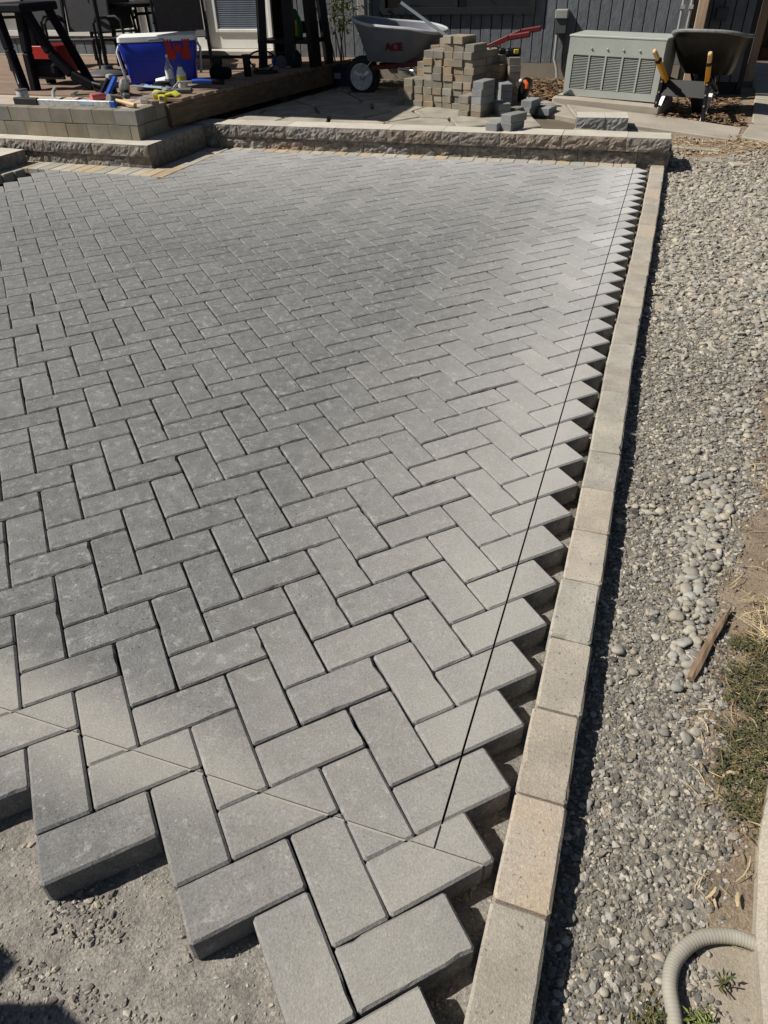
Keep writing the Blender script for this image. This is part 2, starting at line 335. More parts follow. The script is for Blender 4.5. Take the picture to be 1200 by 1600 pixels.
# ---------------------------------------------------------------- paver geometry
def clip(poly, flags, n, d):
    """keep the side n.p <= d of a convex polygon; flags[i] tells whether edge i -> i+1 keeps its chamfer"""
    out = []; fo = []; k = len(poly)
    for i in range(k):
        a = poly[i]; b = poly[(i + 1) % k]; da = n[0] * a[0] + n[1] * a[1] - d; db = n[0] * b[0] + n[1] * b[1] - d
        if da <= 0: out.append(a); fo.append(flags[i])
        if (da <= 0) != (db <= 0):
            t = da / (da - db); out.append((a[0] + t * (b[0] - a[0]), a[1] + t * (b[1] - a[1])))
            fo.append(False if da <= 0 else flags[i])
    return out, fo
def inset(poly, flags, c):
    n = len(poly); lines = []
    for i in range(n):
        a = Vector(poly[i]); b = Vector(poly[(i + 1) % n]); d = (b - a).normalized(); nn = Vector((-d.y, d.x))
        lines.append((a + nn * (c if flags[i] else .0004), d))
    out = []
    for i in range(n):
        p, d = lines[i - 1]; q, e = lines[i]; cr = d.x * e.y - d.y * e.x
        if abs(cr) < 1e-6: out.append(tuple(q))
        else:
            t = ((q.x - p.x) * e.y - (q.y - p.y) * e.x) / cr; out.append(tuple(p + d * t))
    return out
def area(p): return .5 * sum(p[i - 1][0] * p[i][1] - p[i][0] * p[i - 1][1] for i in range(len(p)))
def clean(poly, flags):
    P = []; F = []
    for i, p in enumerate(poly):
        q = poly[(i + 1) % len(poly)]
        if math.hypot(p[0] - q[0], p[1] - q[1]) > .0006: P.append(p); F.append(flags[i])
    return P, F
def block_geo(poly, flags, z0, z1, c=.0045, cz=.003, V=None, F=None, jag=0):
    V = [] if V is None else V; F = [] if F is None else F
    poly, flags = clean(poly, flags)
    if len(poly) < 3 or area(poly) < 2e-5: return V, F
    top = inset(poly, flags, c)
    if area(top) < 1e-6: top = poly
    n = len(poly); o = len(V)
    V += [(x, y, z0) for x, y in poly] + [(x, y, z1 - cz) for x, y in poly] + [(x, y, z1) for x, y in top]
    for i in range(n):
        j = (i + 1) % n
        F.append((o + i, o + j, o + n + j, o + n + i)); F.append((o + n + i, o + n + j, o + 2 * n + j, o + 2 * n + i))
    V.append((sum(p[0] for p in top) / n, sum(p[1] for p in top) / n, z1)); F += [(o + 2 * n + i, o + 2 * n + (i + 1) % n, o + 3 * n) for i in range(n)]
    return V, F
def rrect(w_, h_, r=.003):
    a, b = w_ / 2, h_ / 2
    p = [(-a + r, -b), (a - r, -b), (a, -b + r), (a, b - r), (a - r, b), (-a + r, b), (-a, b - r), (-a, -b + r)]
    return p, [True] * 8

S = .1; Q = math.sqrt(.5)
def uv(u, v): return (S * Q * (u - v), S * Q * (u + v))
def far_line(x): return 5.172 + .030 * x if x > -3.11 else 4.155
def cam_px(p):
    q = cam_inv @ Vector(p); return (600 + 1107.2 * q.x / -q.z, 800 - 1107.2 * q.y / -q.z) if q.z < -.01 else None
cam_inv = (Matrix.Translation(cam.location) @ cam.rotation_euler.to_matrix().to_4x4()).inverted()

patio = group_empty("patio")
bricks = []
for n in range(-6, 60):
    for m_ in range(-14, 2):
        for kind in 'HV':
            u0, v0 = n + 2 * m_, n - 2 * m_
            if kind == 'V': v0 += 1
            uc, vc = (u0 + 1, v0 + .5) if kind == 'H' else (u0 + .5, v0 + 1)
            x, y = uv(uc, vc); s = u0 + v0
            ok = (s >= -2) if kind == 'H' else (s >= -1)
            if (kind, u0, v0) in (('H', -2, -2), ('V', -2, -1)): ok = True
            if u0 - v0 > 0 or not ok or x > .2 or y > 5.35 or x < -5.0: continue
            if x < -1.95 - 1.0 * max(y, 0): continue
            if x < -3.3 and y > 4.3: continue
            bricks.append((kind, x, y))
LW, WW = .1981, .0981
shared = []
def chipped(w_, h_, r_, sd):
    # footprint with extra points along each side so that the arris can be uneven and chipped
    p, f = rrect(w_, h_, r_); out = []; rr_ = random.Random(sd)
    for i in range(8):
        a = Vector(p[i]); b = Vector(p[(i + 1) % 8]); out.append(tuple(a)); L_ = (b - a).length
        n = int(L_ / .022) if L_ > .02 else 0
        for q in range(1, n): out.append(tuple(a.lerp(b, (q + rr_.uniform(-.3, .3)) / n)))
    return out, [True] * len(out)
def worn_geo(poly, z0, z1, c, cz, sd):
    rr_ = random.Random(sd); n = len(poly); V = []; F = []; top = []; mid = []; zc = []
    for i in range(n):
        a = Vector(poly[i - 1]); b = Vector(poly[i]); d = Vector(poly[(i + 1) % n]); t1 = (b - a).normalized(); t2 = (d - b).normalized()
        nn = (Vector((-t1.y, t1.x)) + Vector((-t2.y, t2.x))); nn = nn.normalized() / max(.5, nn.normalized().dot(Vector((-t1.y, t1.x))))
        cor = min((b - a).length, (d - b).length) < .011; e = 0 if cor else rr_.gauss(0, .09); chip = (not cor) and rr_.random() < .06
        top.append(b + nn * c * (1 + e + (rr_.uniform(.3, .9) if chip else 0))); mid.append(b + nn * (c * .18 * (1 + e) if not chip else c * rr_.uniform(.3, .7))); zc.append(cz * (1 + rr_.gauss(0, .1) + (.5 if chip else 0)))
    V = [(x, y, z0) for x, y in poly] + [(m_.x, m_.y, z1 - zc[i]) for i, m_ in enumerate(mid)] + [(t.x, t.y, z1) for t in top]
    for i in range(n):
        j = (i + 1) % n; F.append((i, j, n + j, n + i)); F.append((n + i, n + j, 2 * n + j, 2 * n + i))
    V.append((0, 0, z1)); F += [(2 * n + i, 2 * n + (i + 1) % n, 3 * n) for i in range(n)]; return V, F
for k in range(24):
    p, f = chipped(LW, WW, .0042 + .0008 * (k % 3), k); V, F = worn_geo(p, -.06, 0, .0044 + .0005 * (k % 3), .0042, k)
    shared.append(poly_mesh("paver", V, F, M['paver']))
def ang_of(kind): return R(45) if kind == 'H' else R(135)
items = []
for kind, x, y in bricks:
    a = ang_of(kind) + R(random.gauss(0, .28)); jx, jy = x + random.gauss(0, .0006), y + random.gauss(0, .0006); jz = random.gauss(0, .0007)
    tilt = (R(random.gauss(0, .22)), R(random.gauss(0, .22)))
    p = cam_px((x, y, 0)); sz = 0
    if p and -60 < p[0] < 1260 and -60 < p[1] < 1720:
        d = (Vector((x, y, 0)) - cam.location).length; sz = 1.2006 / d ** 3
    items.append([sz, kind, jx, jy, jz, a, tilt])
items.sort(key=lambda t: -t[0])
KX, KY = .036, .127
Vb, Fb = [], []
for idx, (sz, kind, x, y, z, a, tilt) in enumerate(items):
    ca, sa = math.cos(a), math.sin(a)
    base, fl = rrect(LW, WW, .0045)
    wp = [(x + ca * px - sa * py, y + sa * px + ca * py) for px, py in base]
    xs = [p[0] for p in wp]; ys = [p[1] for p in wp]
    special = max(ys) > min(far_line(min(xs)), far_line(max(xs))) or (min(xs) < KX < max(xs) and max(ys) > .11) or (min(ys) < KY < max(ys) and min(xs) < .127)
    if not special and idx < 300:
        o = link(bpy.data.objects.new("paver", shared[idx % 24]), patio)
        o.location = (x, y, z); o.rotation_euler = (tilt[0], tilt[1], a); continue
    polys = [(wp, fl)]; diag = False; vert = False
    if special:
        # trim against the soldier course
        if min(xs) > -3.11: polys = [clip(*polys[0], (-.030, 1), 5.1695)]
        elif max(xs) < -3.11: polys = [clip(*polys[0], (0, 1), 4.1525)]
        else:
            pA = clip(*clip(*polys[0], (-1, 0), 3.108), (-.030, 1), 5.1695); pB = clip(*polys[0], (0, 1), 4.1525)
            polys = [pA] if area(pA[0]) > area(pB[0]) else [pB]
            if min(ys) < 4.0: polys = [(wp, fl)]
        if len(polys[0][0]) < 3: continue
        if min(xs) < KX < max(xs) and max(ys) > .115:
            h = .0017
            if min(ys) < KY < max(ys):   # the cut runs out just past the cross line
                up = [clip(*p, (0, -1), -KY - .0004) for p in polys]; dn = [clip(*p, (0, 1), KY - .0004) for p in polys]
                polys = [clip(*p, (1, 0), KX - h) for p in up] + [clip(*p, (-1, 0), -KX - h) for p in up] + dn
            else: polys = [clip(*p, (1, 0), KX - h) for p in polys] + [clip(*p, (-1, 0), -KX - h) for p in polys]
            vert = True
        if min(ys) < KY < max(ys) and min(xs) < .13 and max(xs) < .3:
            h = .0021; polys = [clip(*p, (0, 1), KY - h) for p in polys] + [clip(*p, (0, -1), -KY - h) for p in polys]; diag = True
    V, F = [], []
    for p, f in polys:
        if len(p) >= 3: block_geo(p, f, -.06, 0, .0047, .0042, V, F)
    if not V: continue
    if diag:
        o0 = len(V); q = inset(wp, fl, .002); V += [(px, py, -.0036) for px, py in q]; F2 = tuple(range(o0, o0 + len(q)))
    if idx < 300:
        Vl = [(vx - x, vy - y, vz) for vx, vy, vz in V]
        me = bpy.data.meshes.new("paver"); me.from_pydata(Vl, [], F + ([F2] if diag else [])); me.materials.append(M['paver'])
        if diag: me.materials.append(M['dustfill']); me.polygons[-1].material_index = 1
        o = link(bpy.data.objects.new("paver", me), patio); o.location = (x, y, z); o.rotation_euler = (tilt[0], tilt[1], 0)
    else:
        off = len(Vb); tx, ty = tilt
        Vb += [(vx, vy, vz + z + (vy - y) * tx - (vx - x) * ty) for vx, vy, vz in V]; Fb += [tuple(i + off for i in f) for f in F]
o = link(bpy.data.objects.new("pavers", poly_mesh("pavers", Vb, Fb, M['paver_far'])), patio); o['kind'] = 'stuff'

# buff soldier course along the wall, three runs
def soldier(cx, cy, ang, L_, W_, m):
    p, f = rrect(L_ - .002, W_ - .003, .003); V, F = block_geo(p, f, -.06, .0, .004, .003)
    o = link(bpy.data.objects.new("soldier_paver", poly_mesh("soldier_paver", V, F, m)), patio)
    o.location = (cx, cy, .001 + random.gauss(0, .0008)); o.rotation_euler = (0, 0, ang + R(random.gauss(0, .4)))
k = 0; x = .052 - .05
while x > -3.12:
    wd = .1 if k != 1 else .055
    y = 5.172 + .030 * x + .056
    m = M['edge_tan'] if k in (1,) else M['soldier']
    soldier(x, y, R(91.7), .112, wd, m); x -= (wd / 2 + .05) if k in (0,) else .1
    if k == 0: x = .052 - .1 - .0275
    elif k == 1: x = .052 - .155 - .05
    k += 1
for k in range(7): soldier(-3.215, 4.42 + .1 * k, 0, .2, .1, M['soldier'])
soldier(-3.215, 5.085, 0, .2, .06, M['soldier'])
for k in range(14): soldier(-3.165 - .1 * k, 4.262, R(90), .212, .1, M['soldier'])
for k in range(4): soldier(-4.43 - .02 * k, 4.10 - .1 * k, 0, .2, .1, M['soldier'])

# ---------------------------------------------------------------- edging blocks on the right
kerb = group_empty("kerb"); y = -.52; k = 0
while y < 5.22:
    L_ = .1975; yc = y + L_ / 2
    dx = .192 + .0025 * math.sin(y * 2.1) + random.gauss(0, .001) + .0016 * max(0, y - 2.5)
    p, f = chipped(.0955, L_ - .002, .0065, 100 + k); V, F = worn_geo(p, -.062, 0, .0062, .005, 100 + k)
    m = M['edge_tan'] if k in (3, 21, 25) else M['edge']
    o = link(bpy.data.objects.new("paver", poly_mesh("edge_paver", V, F, m)), kerb)
    o.location = (dx, yc + .008, random.gauss(.001, .0008)); o.rotation_euler = (R(random.gauss(0, .2)), R(random.gauss(0, .3)), R(random.gauss(0, .35)))
    y += L_; k += 1

# ---------------------------------------------------------------- ground sheets
def T(x): return .14 if x < -1 else max(.05, .14 - .06 * (x + 1))
def sm(a, b, t): t = min(1, max(0, (t - a) / (b - a))); return t * t * (3 - 2 * t)
gx = [(-1.2, .47), (0, .46), (.3, .47), (.45, .47), (.8, .49), (1.24, .55), (1.4, .63), (1.95, .63), (2.4, .72), (3, .9), (3.6, 1.25), (8, 1.4)]
def gravel_edge(y): return float(np.interp(y, [a for a, b in gx], [b for a, b in gx]))
def ground_z(x, y):
    z = -.053 + .018 * sm(.3, .8, x) + .02 * sm(.75, 1.6, x)
    z += sm(5.15, 6.0, y + .25 * (x - .3)) * (T(x) - .012 + .053)
    return z
def grid(name, x0, x1, y0, y1, nx, ny, zf, mats, mf=None, smooth=True):
    xs = np.linspace(x0, x1, nx); ys = np.linspace(y0, y1, ny); V = []; F = []
    for yy in ys:
        for xx in xs: V.append((xx, yy, zf(xx, yy)))
    for j in range(ny - 1):
        for i in range(nx - 1): a = j * nx + i; F.append((a, a + 1, a + nx + 1, a + nx))
    me = poly_mesh(name, V, F, None, smooth)
    for m in mats: me.materials.append(m)
    if mf:
        for p in me.polygons: p.material_index = mf(p.center.x, p.center.y)
    o = link(bpy.data.objects.new(name, me)); o['kind'] = 'structure'; return o
def nz(x, y, s, o=4): return float(fbm(np.float64(x * s + 50), np.float64(y * s + 50), o))
grid("ground", -60, 60, -50, 70, 25, 25, lambda x, y: -.13, [M['earth']])
grid("sand_bed", -2.4, .22, -1.2, 1.2, 300, 230, lambda x, y: -.0635 + .010 * nz(x, y, 9) + .006 * nz(x, y, 45, 3), [M['sand']])
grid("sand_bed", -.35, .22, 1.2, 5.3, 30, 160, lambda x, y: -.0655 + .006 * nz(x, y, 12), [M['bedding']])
def mfun(x, y):
    n = nz(x, y, 5) * .16
    if y > 5.45 + .2 * n: return 1
    if y < .16 and x > .43 + n * .3: return 2
    return 1 if x > gravel_edge(y) - .01 + n else 0
grid("path", .234, 2.2, -1.1, 8.6, 150, 420, lambda x, y: ground_z(x, y) + .012 * nz(x, y, 7) + .008 * nz(x, y, 30, 3), [M['gravel_base'], M['soil'], M['mud']], mfun)
grid("terrain", -9, .25, 5.36, 13, 120, 110, lambda x, y: T(x) - .012 + .012 * nz(x, y, 4) + (.05 * sm(7.0, 7.9, y) if x > -3 else 0), [M['earth'], M['soil']],
     lambda x, y: 1 if (x > -1.5 and y > 6.9 + .2 * nz(x, y, 3)) else 0)

# ---------------------------------------------------------------- loose stones (one mesh per kind)
def ico(sub):
    bm = bmesh.new(); bmesh.ops.create_icosphere(bm, subdivisions=sub, radius=1)
    V = np.array([v.co[:] for v in bm.verts]); F = np.array([[v.index for v in f.verts] for f in bm.faces]); bm.free(); return V, F
def stones(name, P, size, m, sub=1, flat=.6, rough=.28, smooth=False, sink=.35):
    """P: (n,3) ground points, size: (n,) radii"""
    V0, F0 = ico(sub); n = len(P); k = len(V0)
    ax = rng.normal(size=(n, k, 3)) * 0
    V = np.repeat(V0[None], n, 0)
    if sub == 1: V = V * (1 + rng.normal(0, rough, (n, k, 1)).clip(-.5, .5))
    else:
        ph = rng.random((n, 1, 3)) * 6.28; V = V * (1 + rough * (np.sin(V0[None] * 2.1 + ph).sum(2, keepdims=True) / 3) + rng.normal(0, rough * .14, (n, k, 1)))
    sc = np.stack([rng.uniform(.75, 1.35, n), rng.uniform(.7, 1.1, n), rng.uniform(flat * .7, flat * 1.25, n)], 1)
    V = V * sc[:, None, :] * size[:, None, None]
    a = rng.uniform(0, 6.283, n); b = rng.normal(0, .3, n)
    cb, sb = np.cos(b)[:, None], np.sin(b)[:, None]
    y_, z_ = V[..., 1] * cb - V[..., 2] * sb, V[..., 1] * sb + V[..., 2] * cb
    ca, sa = np.cos(a)[:, None], np.sin(a)[:, None]
    x2, y2 = V[..., 0] * ca - y_ * sa, V[..., 0] * sa + y_ * ca
    V = np.stack([x2 + P[:, 0:1], y2 + P[:, 1:2], z_ + P[:, 2:3] + (size * flat * (1 - sink))[:, None] * .6], 2).reshape(-1, 3)
    F = (F0[None] + (np.arange(n) * k)[:, None, None]).reshape(-1, 3)
    me = bpy.data.meshes.new(name); me.vertices.add(len(V)); me.vertices.foreach_set("co", V.ravel().astype(np.float32))
    me.loops.add(F.size); me.loops.foreach_set("vertex_index", F.ravel().astype(np.int32))
    me.polygons.add(len(F)); me.polygons.foreach_set("loop_start", np.arange(0, F.size, 3, dtype=np.int32))
    me.update(calc_edges=True); me.materials.append(m)
    if smooth: me.shade_smooth()
    else: me.shade_flat()
    o = link(bpy.data.objects.new(name, me)); o['kind'] = 'stuff'; return o
def scatter(n, x0, x1, y0, y1, keep, zf):
    x = rng.uniform(x0, x1, n); y = rng.uniform(y0, y1, n); k = keep(x, y); x, y = x[k], y[k]
    return np.stack([x, y, zf(x, y)], 1)
_ge = np.vectorize(gravel_edge); _gz = np.vectorize(ground_z)
def gzv(x, y): return _gz(x, y) + .012 * fbm(x * 7 + 50, y * 7 + 50) + .008 * fbm(x * 30 + 50, y * 30 + 50, 3)
edge_keep = lambda sd: (lambda x, y: x < _ge(y) + .03 + sd * fbm(x * 6, y * 6) + rng.normal(0, .02, x.shape))
P = scatter(30000, .238, .66, -.75, 1.15, edge_keep(.14), gzv); stones("gravel", P, rng.lognormal(math.log(.0031), .42, len(P)).clip(.0014, .0095), M['gravel'])
ek = edge_keep(.16); P = scatter(31000, .238, .95, 1.15, 3.3, lambda x, y: ek(x, y) & (rng.random(x.shape) < np.clip((3.3 - y) / .9, 0, 1)), gzv); stones("gravel", P, rng.lognormal(math.log(.0043), .36, len(P)).clip(.0022, .0105), M['gravel'])
P = scatter(24000, .25, 1.55, 2.3, 5.9, lambda x, y: (rng.random(x.shape) < np.clip((y - 2.2) / .9, .1, 1)) & (x < _ge(y) + .05) & (y < 5.62 + .08 * np.sin(x * 9) - .1 * (x - .3)), gzv)
stones("gravel", P, rng.lognormal(math.log(.0080), .48, len(P)).clip(.003, .021), M['gravel_far'])
# rounded river pebbles in a band between the gravel and the soil
def band(x, y): 
    c = np.interp(y, [.55, .8, 1.2, 1.6, 2.1, 2.6, 3.4], [.43, .45, .475, .53, .60, .66, .95]); return np.abs(x - c - .03 * fbm(x * 5, y * 5)) < np.interp(y, [.5, .9, 1.5, 2.2, 3.4], [.02, .04, .08, .11, .25]) * rng.uniform(.5, 1.2, x.shape)
P = np.concatenate([scatter(3000, .3, 1.3, .6, 3.4, band, gzv), scatter(700, .40, .56, .66, 1.5, band, gzv), scatter(700, .3, 1.2, .5, 3.2, lambda x, y: x < _ge(y), gzv)]); P[:, 2] += .003
stones("pebbles", P, rng.lognormal(math.log(.0078), .42, len(P)).clip(.0035, .0145), M['pebble'], sub=2, flat=.5, rough=.6, smooth=True, sink=.45)
P = scatter(70, .25, .5, -.6, .9, lambda x, y: x < _ge(y), gzv); P[:, 2] += .003
stones("pebbles", P, rng.uniform(.005, .009, len(P)), M['pebble'], sub=2, flat=.5, rough=.25, smooth=True, sink=.2)
P = scatter(900, .45, 1.4, .3, 3.6, lambda x, y: x > _ge(y), gzv); stones("pebbles", P, rng.uniform(.003, .007, len(P)), M['soil'])
# stones in the screeded bed
sz_ = lambda x, y: -.0635 + .010 * fbm(x * 9 + 50, y * 9 + 50) + .006 * fbm(x * 45 + 50, y * 45 + 50, 3)
P = scatter(9000, -1.2, .16, -.8, .3, lambda x, y: (fbm(x * 8, y * 8) > -.12) | (rng.random(x.shape) < .35), sz_)
stones("gravel", P, rng.lognormal(math.log(.0021), .42, len(P)).clip(.001, .006), M['gravel_far'], sink=.85)
P = scatter(2600, .05, .145, -.5, 4.5, lambda x, y: rng.random(x.shape) < .8, lambda x, y: -.0655 + 0 * x); stones("gravel", P, rng.lognormal(math.log(.0025), .5, len(P)).clip(.0012, .008), M['gravel'], sink=.5)
P = scatter(1500, -.62, -.36, -.24, -.02, lambda x, y: ((x + .50) / .085) ** 2 + ((y + .14) / .05) ** 2 < rng.uniform(.2, 1.2, x.shape), sz_)
stones("gravel", P, rng.lognormal(math.log(.0030), .4, len(P)).clip(.0014, .0075), M['gravel'], sink=.3)
P = scatter(2500, -.62, -.3, -.75, -.22, lambda x, y: rng.random(x.shape) < .8, sz_)
stones("gravel", P, rng.lognormal(math.log(.0030), .4, len(P)).clip(.0014, .0075), M['gravel'], sink=.4)

# ---------------------------------------------------------------- retaining wall
def rock_block(name, parent, w_, d_, h_, loc, rz=0, seed=0, amp=.016, faces=('front',), top=None):
    """block from x 0..w, y 0..d, z 0..h, split faces where asked"""
    nx, nz_ = max(4, int(w_ / .016)), max(4, int(h_ / .014)); ny = max(2, int(d_ / .02)); bm = bmesh.new()
    def side(o, ex, ez, n, a, b, rough_):
        g = []
        for j in range(b + 1):
            row = []
            for i in range(a + 1):
                s_, t_ = i / a, j / b; p = Vector(o) + Vector(ex) * s_ + Vector(ez) * t_
                if rough_:
                    e = min(min(s_, 1 - s_) * a / 1.5, min(t_, 1 - t_) * b / 1.5, 1)
                    f = fbm(np.float64((s_ * a) * .33 + seed * 7.3), np.float64(t_ * b * .42 + seed * 3.1), 4)
                    p += Vector(n) * (amp * e * (.45 + 2.3 * float(f)) + random.uniform(-.004, .004) * e)
                row.append(bm.verts.new(p))
            g.append(row)
        for j in range(b):
            for i in range(a): bm.faces.new((g[j][i], g[j][i + 1], g[j + 1][i + 1], g[j + 1][i]))
    fr = 'front' in faces
    side((0, 0, 0), (w_, 0, 0), (0, 0, h_), (0, -1, 0), nx if fr else 1, nz_ if fr else 1, fr)
    rr = 'right' in faces
    side((w_, 0, 0), (0, d_, 0), (0, 0, h_), (1, 0, 0), ny if rr else 1, nz_ if rr else 1, rr)
    side((0, d_, 0), (0, -d_, 0), (0, 0, h_), (-1, 0, 0), 1, 1, False)
    side((w_, d_, 0), (-w_, 0, 0), (0, 0, h_), (0, 1, 0), 1, 1, False)
    nb = len(bm.faces)
    side((0, 0, h_), (w_, 0, 0), (0, d_, 0), (0, 0, 1), 1, 1, False)
    bm.faces.ensure_lookup_table()
    if top: bm.faces[-1].material_index = 1
    bmesh.ops.remove_doubles(bm, verts=bm.verts, dist=1e-5)
    me = bpy.data.meshes.new(name); bm.to_mesh(me); bm.free(); me.materials.append(M['rock_face'])
    if top: me.materials.append(top)
    o = link(bpy.data.objects.new(name, me), parent); o.location = loc; o.rotation_euler = (0, 0, rz); return o
wall = thing("retaining_wall", "low two course retaining wall of split faced concrete blocks with smooth caps", "wall", (.258, 5.283, 0), kind='structure')
sl = R(1.9)
def wl(x, y): return (x * math.cos(sl) - y * math.sin(sl), x * math.sin(sl) + y * math.cos(sl))
cj = [-.008, -.30, -.745, -1.185, -1.62, -2.04, -2.46, -2.88, -3.30, -3.74]
for k in range(len(cj) - 1):
    w_ = cj[k] - cj[k + 1] - .004; x, y = wl(cj[k + 1], -.034 + random.gauss(0, .003) + .018 * (k / 8))
    rock_block("cap_block", wall, w_, .21, .088, (x, y, .086 - .004 * k / 8), sl + R(random.gauss(0, .35)), k, .013, top=M['cap_top'], faces=('front', 'right') if k == 0 else ('front',))
lj = [0, -.21, -.62, -1.03, -1.42, -1.83, -2.24, -2.65, -3.06, -3.60]
for k in range(len(lj) - 1):
    w_ = lj[k] - lj[k + 1] - .004; x, y = wl(lj[k + 1], .002 * random.random())
    rock_block("wall_block", wall, w_, .24, .146, (x, y, -.063), sl, 20 + k, .014, faces=('front', 'right') if k == 0 else ('front',))
# left run: projecting corner, its return and front
lx = [-3.335, -3.83, -4.27, -4.70, -5.14, -5.6]
for k in range(5):
    w_ = lx[k] - lx[k + 1] - .004
    rock_block("cap_block", wall, w_, .205, .08, (lx[k + 1] - .258, 4.352 - 5.283, .078), 0, 40 + k, .012, top=M['cap_top'])
lx = [-3.345, -3.53, -3.92, -4.33, -4.75, -5.2, -5.6]
for k in range(6):
    w_ = lx[k] - lx[k + 1] - .004
    rock_block("wall_block", wall, w_, .2, .135, (lx[k + 1] - .258, 4.372 - 5.283, -.06), 0, 60 + k, .013, faces=('front',) if k else ())
for k, (a, b) in enumerate([(4.56, 4.86), (4.864, 5.235)]):
    rock_block("cap_block", wall, .2, b - a, .08, (-3.537 - .258, a - 5.283, .078), 0, 70 + k, .01, faces=(), top=M['cap_top'])
for k, (a, b) in enumerate([(4.576, 4.95), (4.954, 5.235)]):
    rock_block("wall_block", wall, .19, b - a, .135, (-3.537 - .258, a - 5.283, -.06), 0, 80 + k, .01, faces=())
rock_block("step_block", wall, .62, .6, .155, (-5.09 - .258, 3.745 - 5.283, -.06), R(-3), 90, .01, faces=('front',), top=M['cap_top'])

# ---------------------------------------------------------------- raised brick edge, landing, deck
bw = thing("brick_wall", "raised two course wall of brown grey pavers carrying the tool covered landing", "wall", (-3.485, 4.49, .16), kind='structure')
def brick_at(parent, x0, x1, y0, y1, z0, z1, m, name="brick", c=.004):
    p = [(x0, y0), (x1, y0), (x1, y1), (x0, y1)]
    V, F = block_geo([(a - (x0 + x1) / 2, b - (y0 + y1) / 2) for a, b in p], [True] * 4, 0, z1 - z0, c, .003)
    o = link(bpy.data.objects.new(name, poly_mesh(name, V, F, m)), parent); o.location = ((x0 + x1) / 2, (y0 + y1) / 2, z0); return o
for row in range(2):
    xe = -.0 if row else -.006; z0 = .0 if row == 0 else .099
    x = xe
    first = True
    while x > -2.3:
        wdt = .194 if row else (.07 if first else .194)
        brick_at(bw, x - wdt + .004, x, random.uniform(0, .003), .095, z0, z0 + .0955, M['pl_brick']); x -= wdt; first = False
    for k in range(2):
        a = .098 + k * .165; brick_at(bw, -.098, random.uniform(-.003, .0), a, a + .161, z0, z0 + .0955, M['pl_brick'])
ld = MB(); ld.box((-4.95, 4.83, .25), (2.74, .48, .2), bev=.004); o = ld.build("landing", M['landing']); o['kind'] = 'structure'

deck = thing("deck", "low red brown timber deck with a thick weathered rim beam", "deck", (-3.47, 4.88, .14), kind='structure')
a_, b_ = Vector((0, 0, .122)), Vector((.40, 2.75, .122))
MB().bar(a_, b_, .045, .155, bev=.004).build("beam", M['wood_beam'], deck)
nb_ = 22
for k in range(nb_):
    y0 = .20 + k * .142 - .0; xr = .40 * y0 / 2.75 + .03
    MB().box(((xr - 4.2) / 2, y0, .2115 + random.uniform(-.001, .001)), (xr + 4.2, .136, .024), bev=.002).build("deck_board", M['deck_wood'], deck)
for y0 in (.5, 1.7, 2.9): MB().box((-.1 + .14 * y0, y0, .09), (.09, .09, .2)).build("deck_post", M['wood_beam'], deck)

# ---------------------------------------------------------------- flagstones and concrete walk
fl = group_empty("flagstone_paving")
pts = []
for i in range(7):
    for j in range(6):
        pts.append((-3.55 + .50 * i + random.uniform(-.17, .17) + .2 * (j % 2), 5.46 + .36 * j + random.uniform(-.13, .13)))
for i, p in enumerate(pts):
    poly = [(-3.3, 5.36), (-.62, 5.47), (-.95, 6.35), (-1.6, 7.3), (-3.0, 7.4)]; f = [False] * 5
    for j, q in enumerate(pts):
        if i == j: continue
        d = Vector(q) - Vector(p); L_ = d.length
        if L_ > 1.4: continue
        n = d / L_; poly, f = clip(poly, f, (n.x, n.y), n.x * p[0] + n.y * p[1] + L_ / 2 - random.uniform(.007, .013))
        if len(poly) < 3: break
    if len(poly) < 3 or area(poly) < .01: continue
    cx_ = sum(a for a, b in poly) / len(poly); cy_ = sum(b for a, b in poly) / len(poly)
    # ragged outline
    pp = []
    for k in range(len(poly)):
        a, b = Vector(poly[k]), Vector(poly[(k + 1) % len(poly)]); pp.append(tuple(a.lerp(Vector((cx_, cy_)), .02)))
        m_ = a.lerp(b, random.uniform(.35, .65)); pp.append(tuple(m_.lerp(Vector((cx_, cy_)), random.uniform(.0, .03))))
    V, F = block_geo([(a - cx_, b - cy_) for a, b in pp], [True] * len(pp), -.04, .022, .006, .006)
    o = link(bpy.data.objects.new("flagstone", poly_mesh("flagstone", V, F, M['flag'])), fl)
    o.location = (cx_, cy_, T(cx_) + random.uniform(-.004, .004)); o.rotation_euler = (R(random.gauss(0, .5)), R(random.gauss(0, .5)), 0)
walk = group_empty("walkway")
def slab(poly, zs):
    cx_ = sum(a for a, b in poly) / len(poly); cy_ = sum(b for a, b in poly) / len(poly)
    V, F = block_geo([(a - cx_, b - cy_) for a, b in poly], [True] * len(poly), -.08, 0, .008, .006)
    z = sum(zs) / len(zs)
    V = [(x, y, zz - .06 * x * (1 if cx_ > -1 else 0)) for x, y, zz in V]
    o = link(bpy.data.objects.new("slab", poly_mesh("slab", V, F, M['concrete'])), walk); o.location = (cx_, cy_, z + .014)
slab([(-.93, 6.32), (-.50, 6.15), (-.66, 6.72), (-1.05, 6.98)], [.137])
slab([(-.49, 6.14), (.10, 6.05), (.715, 5.905), (.77, 6.42), (.28, 6.58), (-.65, 6.72)], [.088])
slab([(.735, 5.90), (1.7, 5.58), (1.8, 6.4), (.84, 6.55)], [.045])
slab([(.845, 6.56), (1.8, 6.41), (1.95, 7.6), (.93, 7.75)], [.04])
slab([(.935, 7.76), (1.95, 7.61), (2.1, 10.6), (1.08, 10.6)], [.04])
slab([(-.49, 5.62), (.2, 5.62), (.16, 5.98), (-.45, 6.10)], [.085])
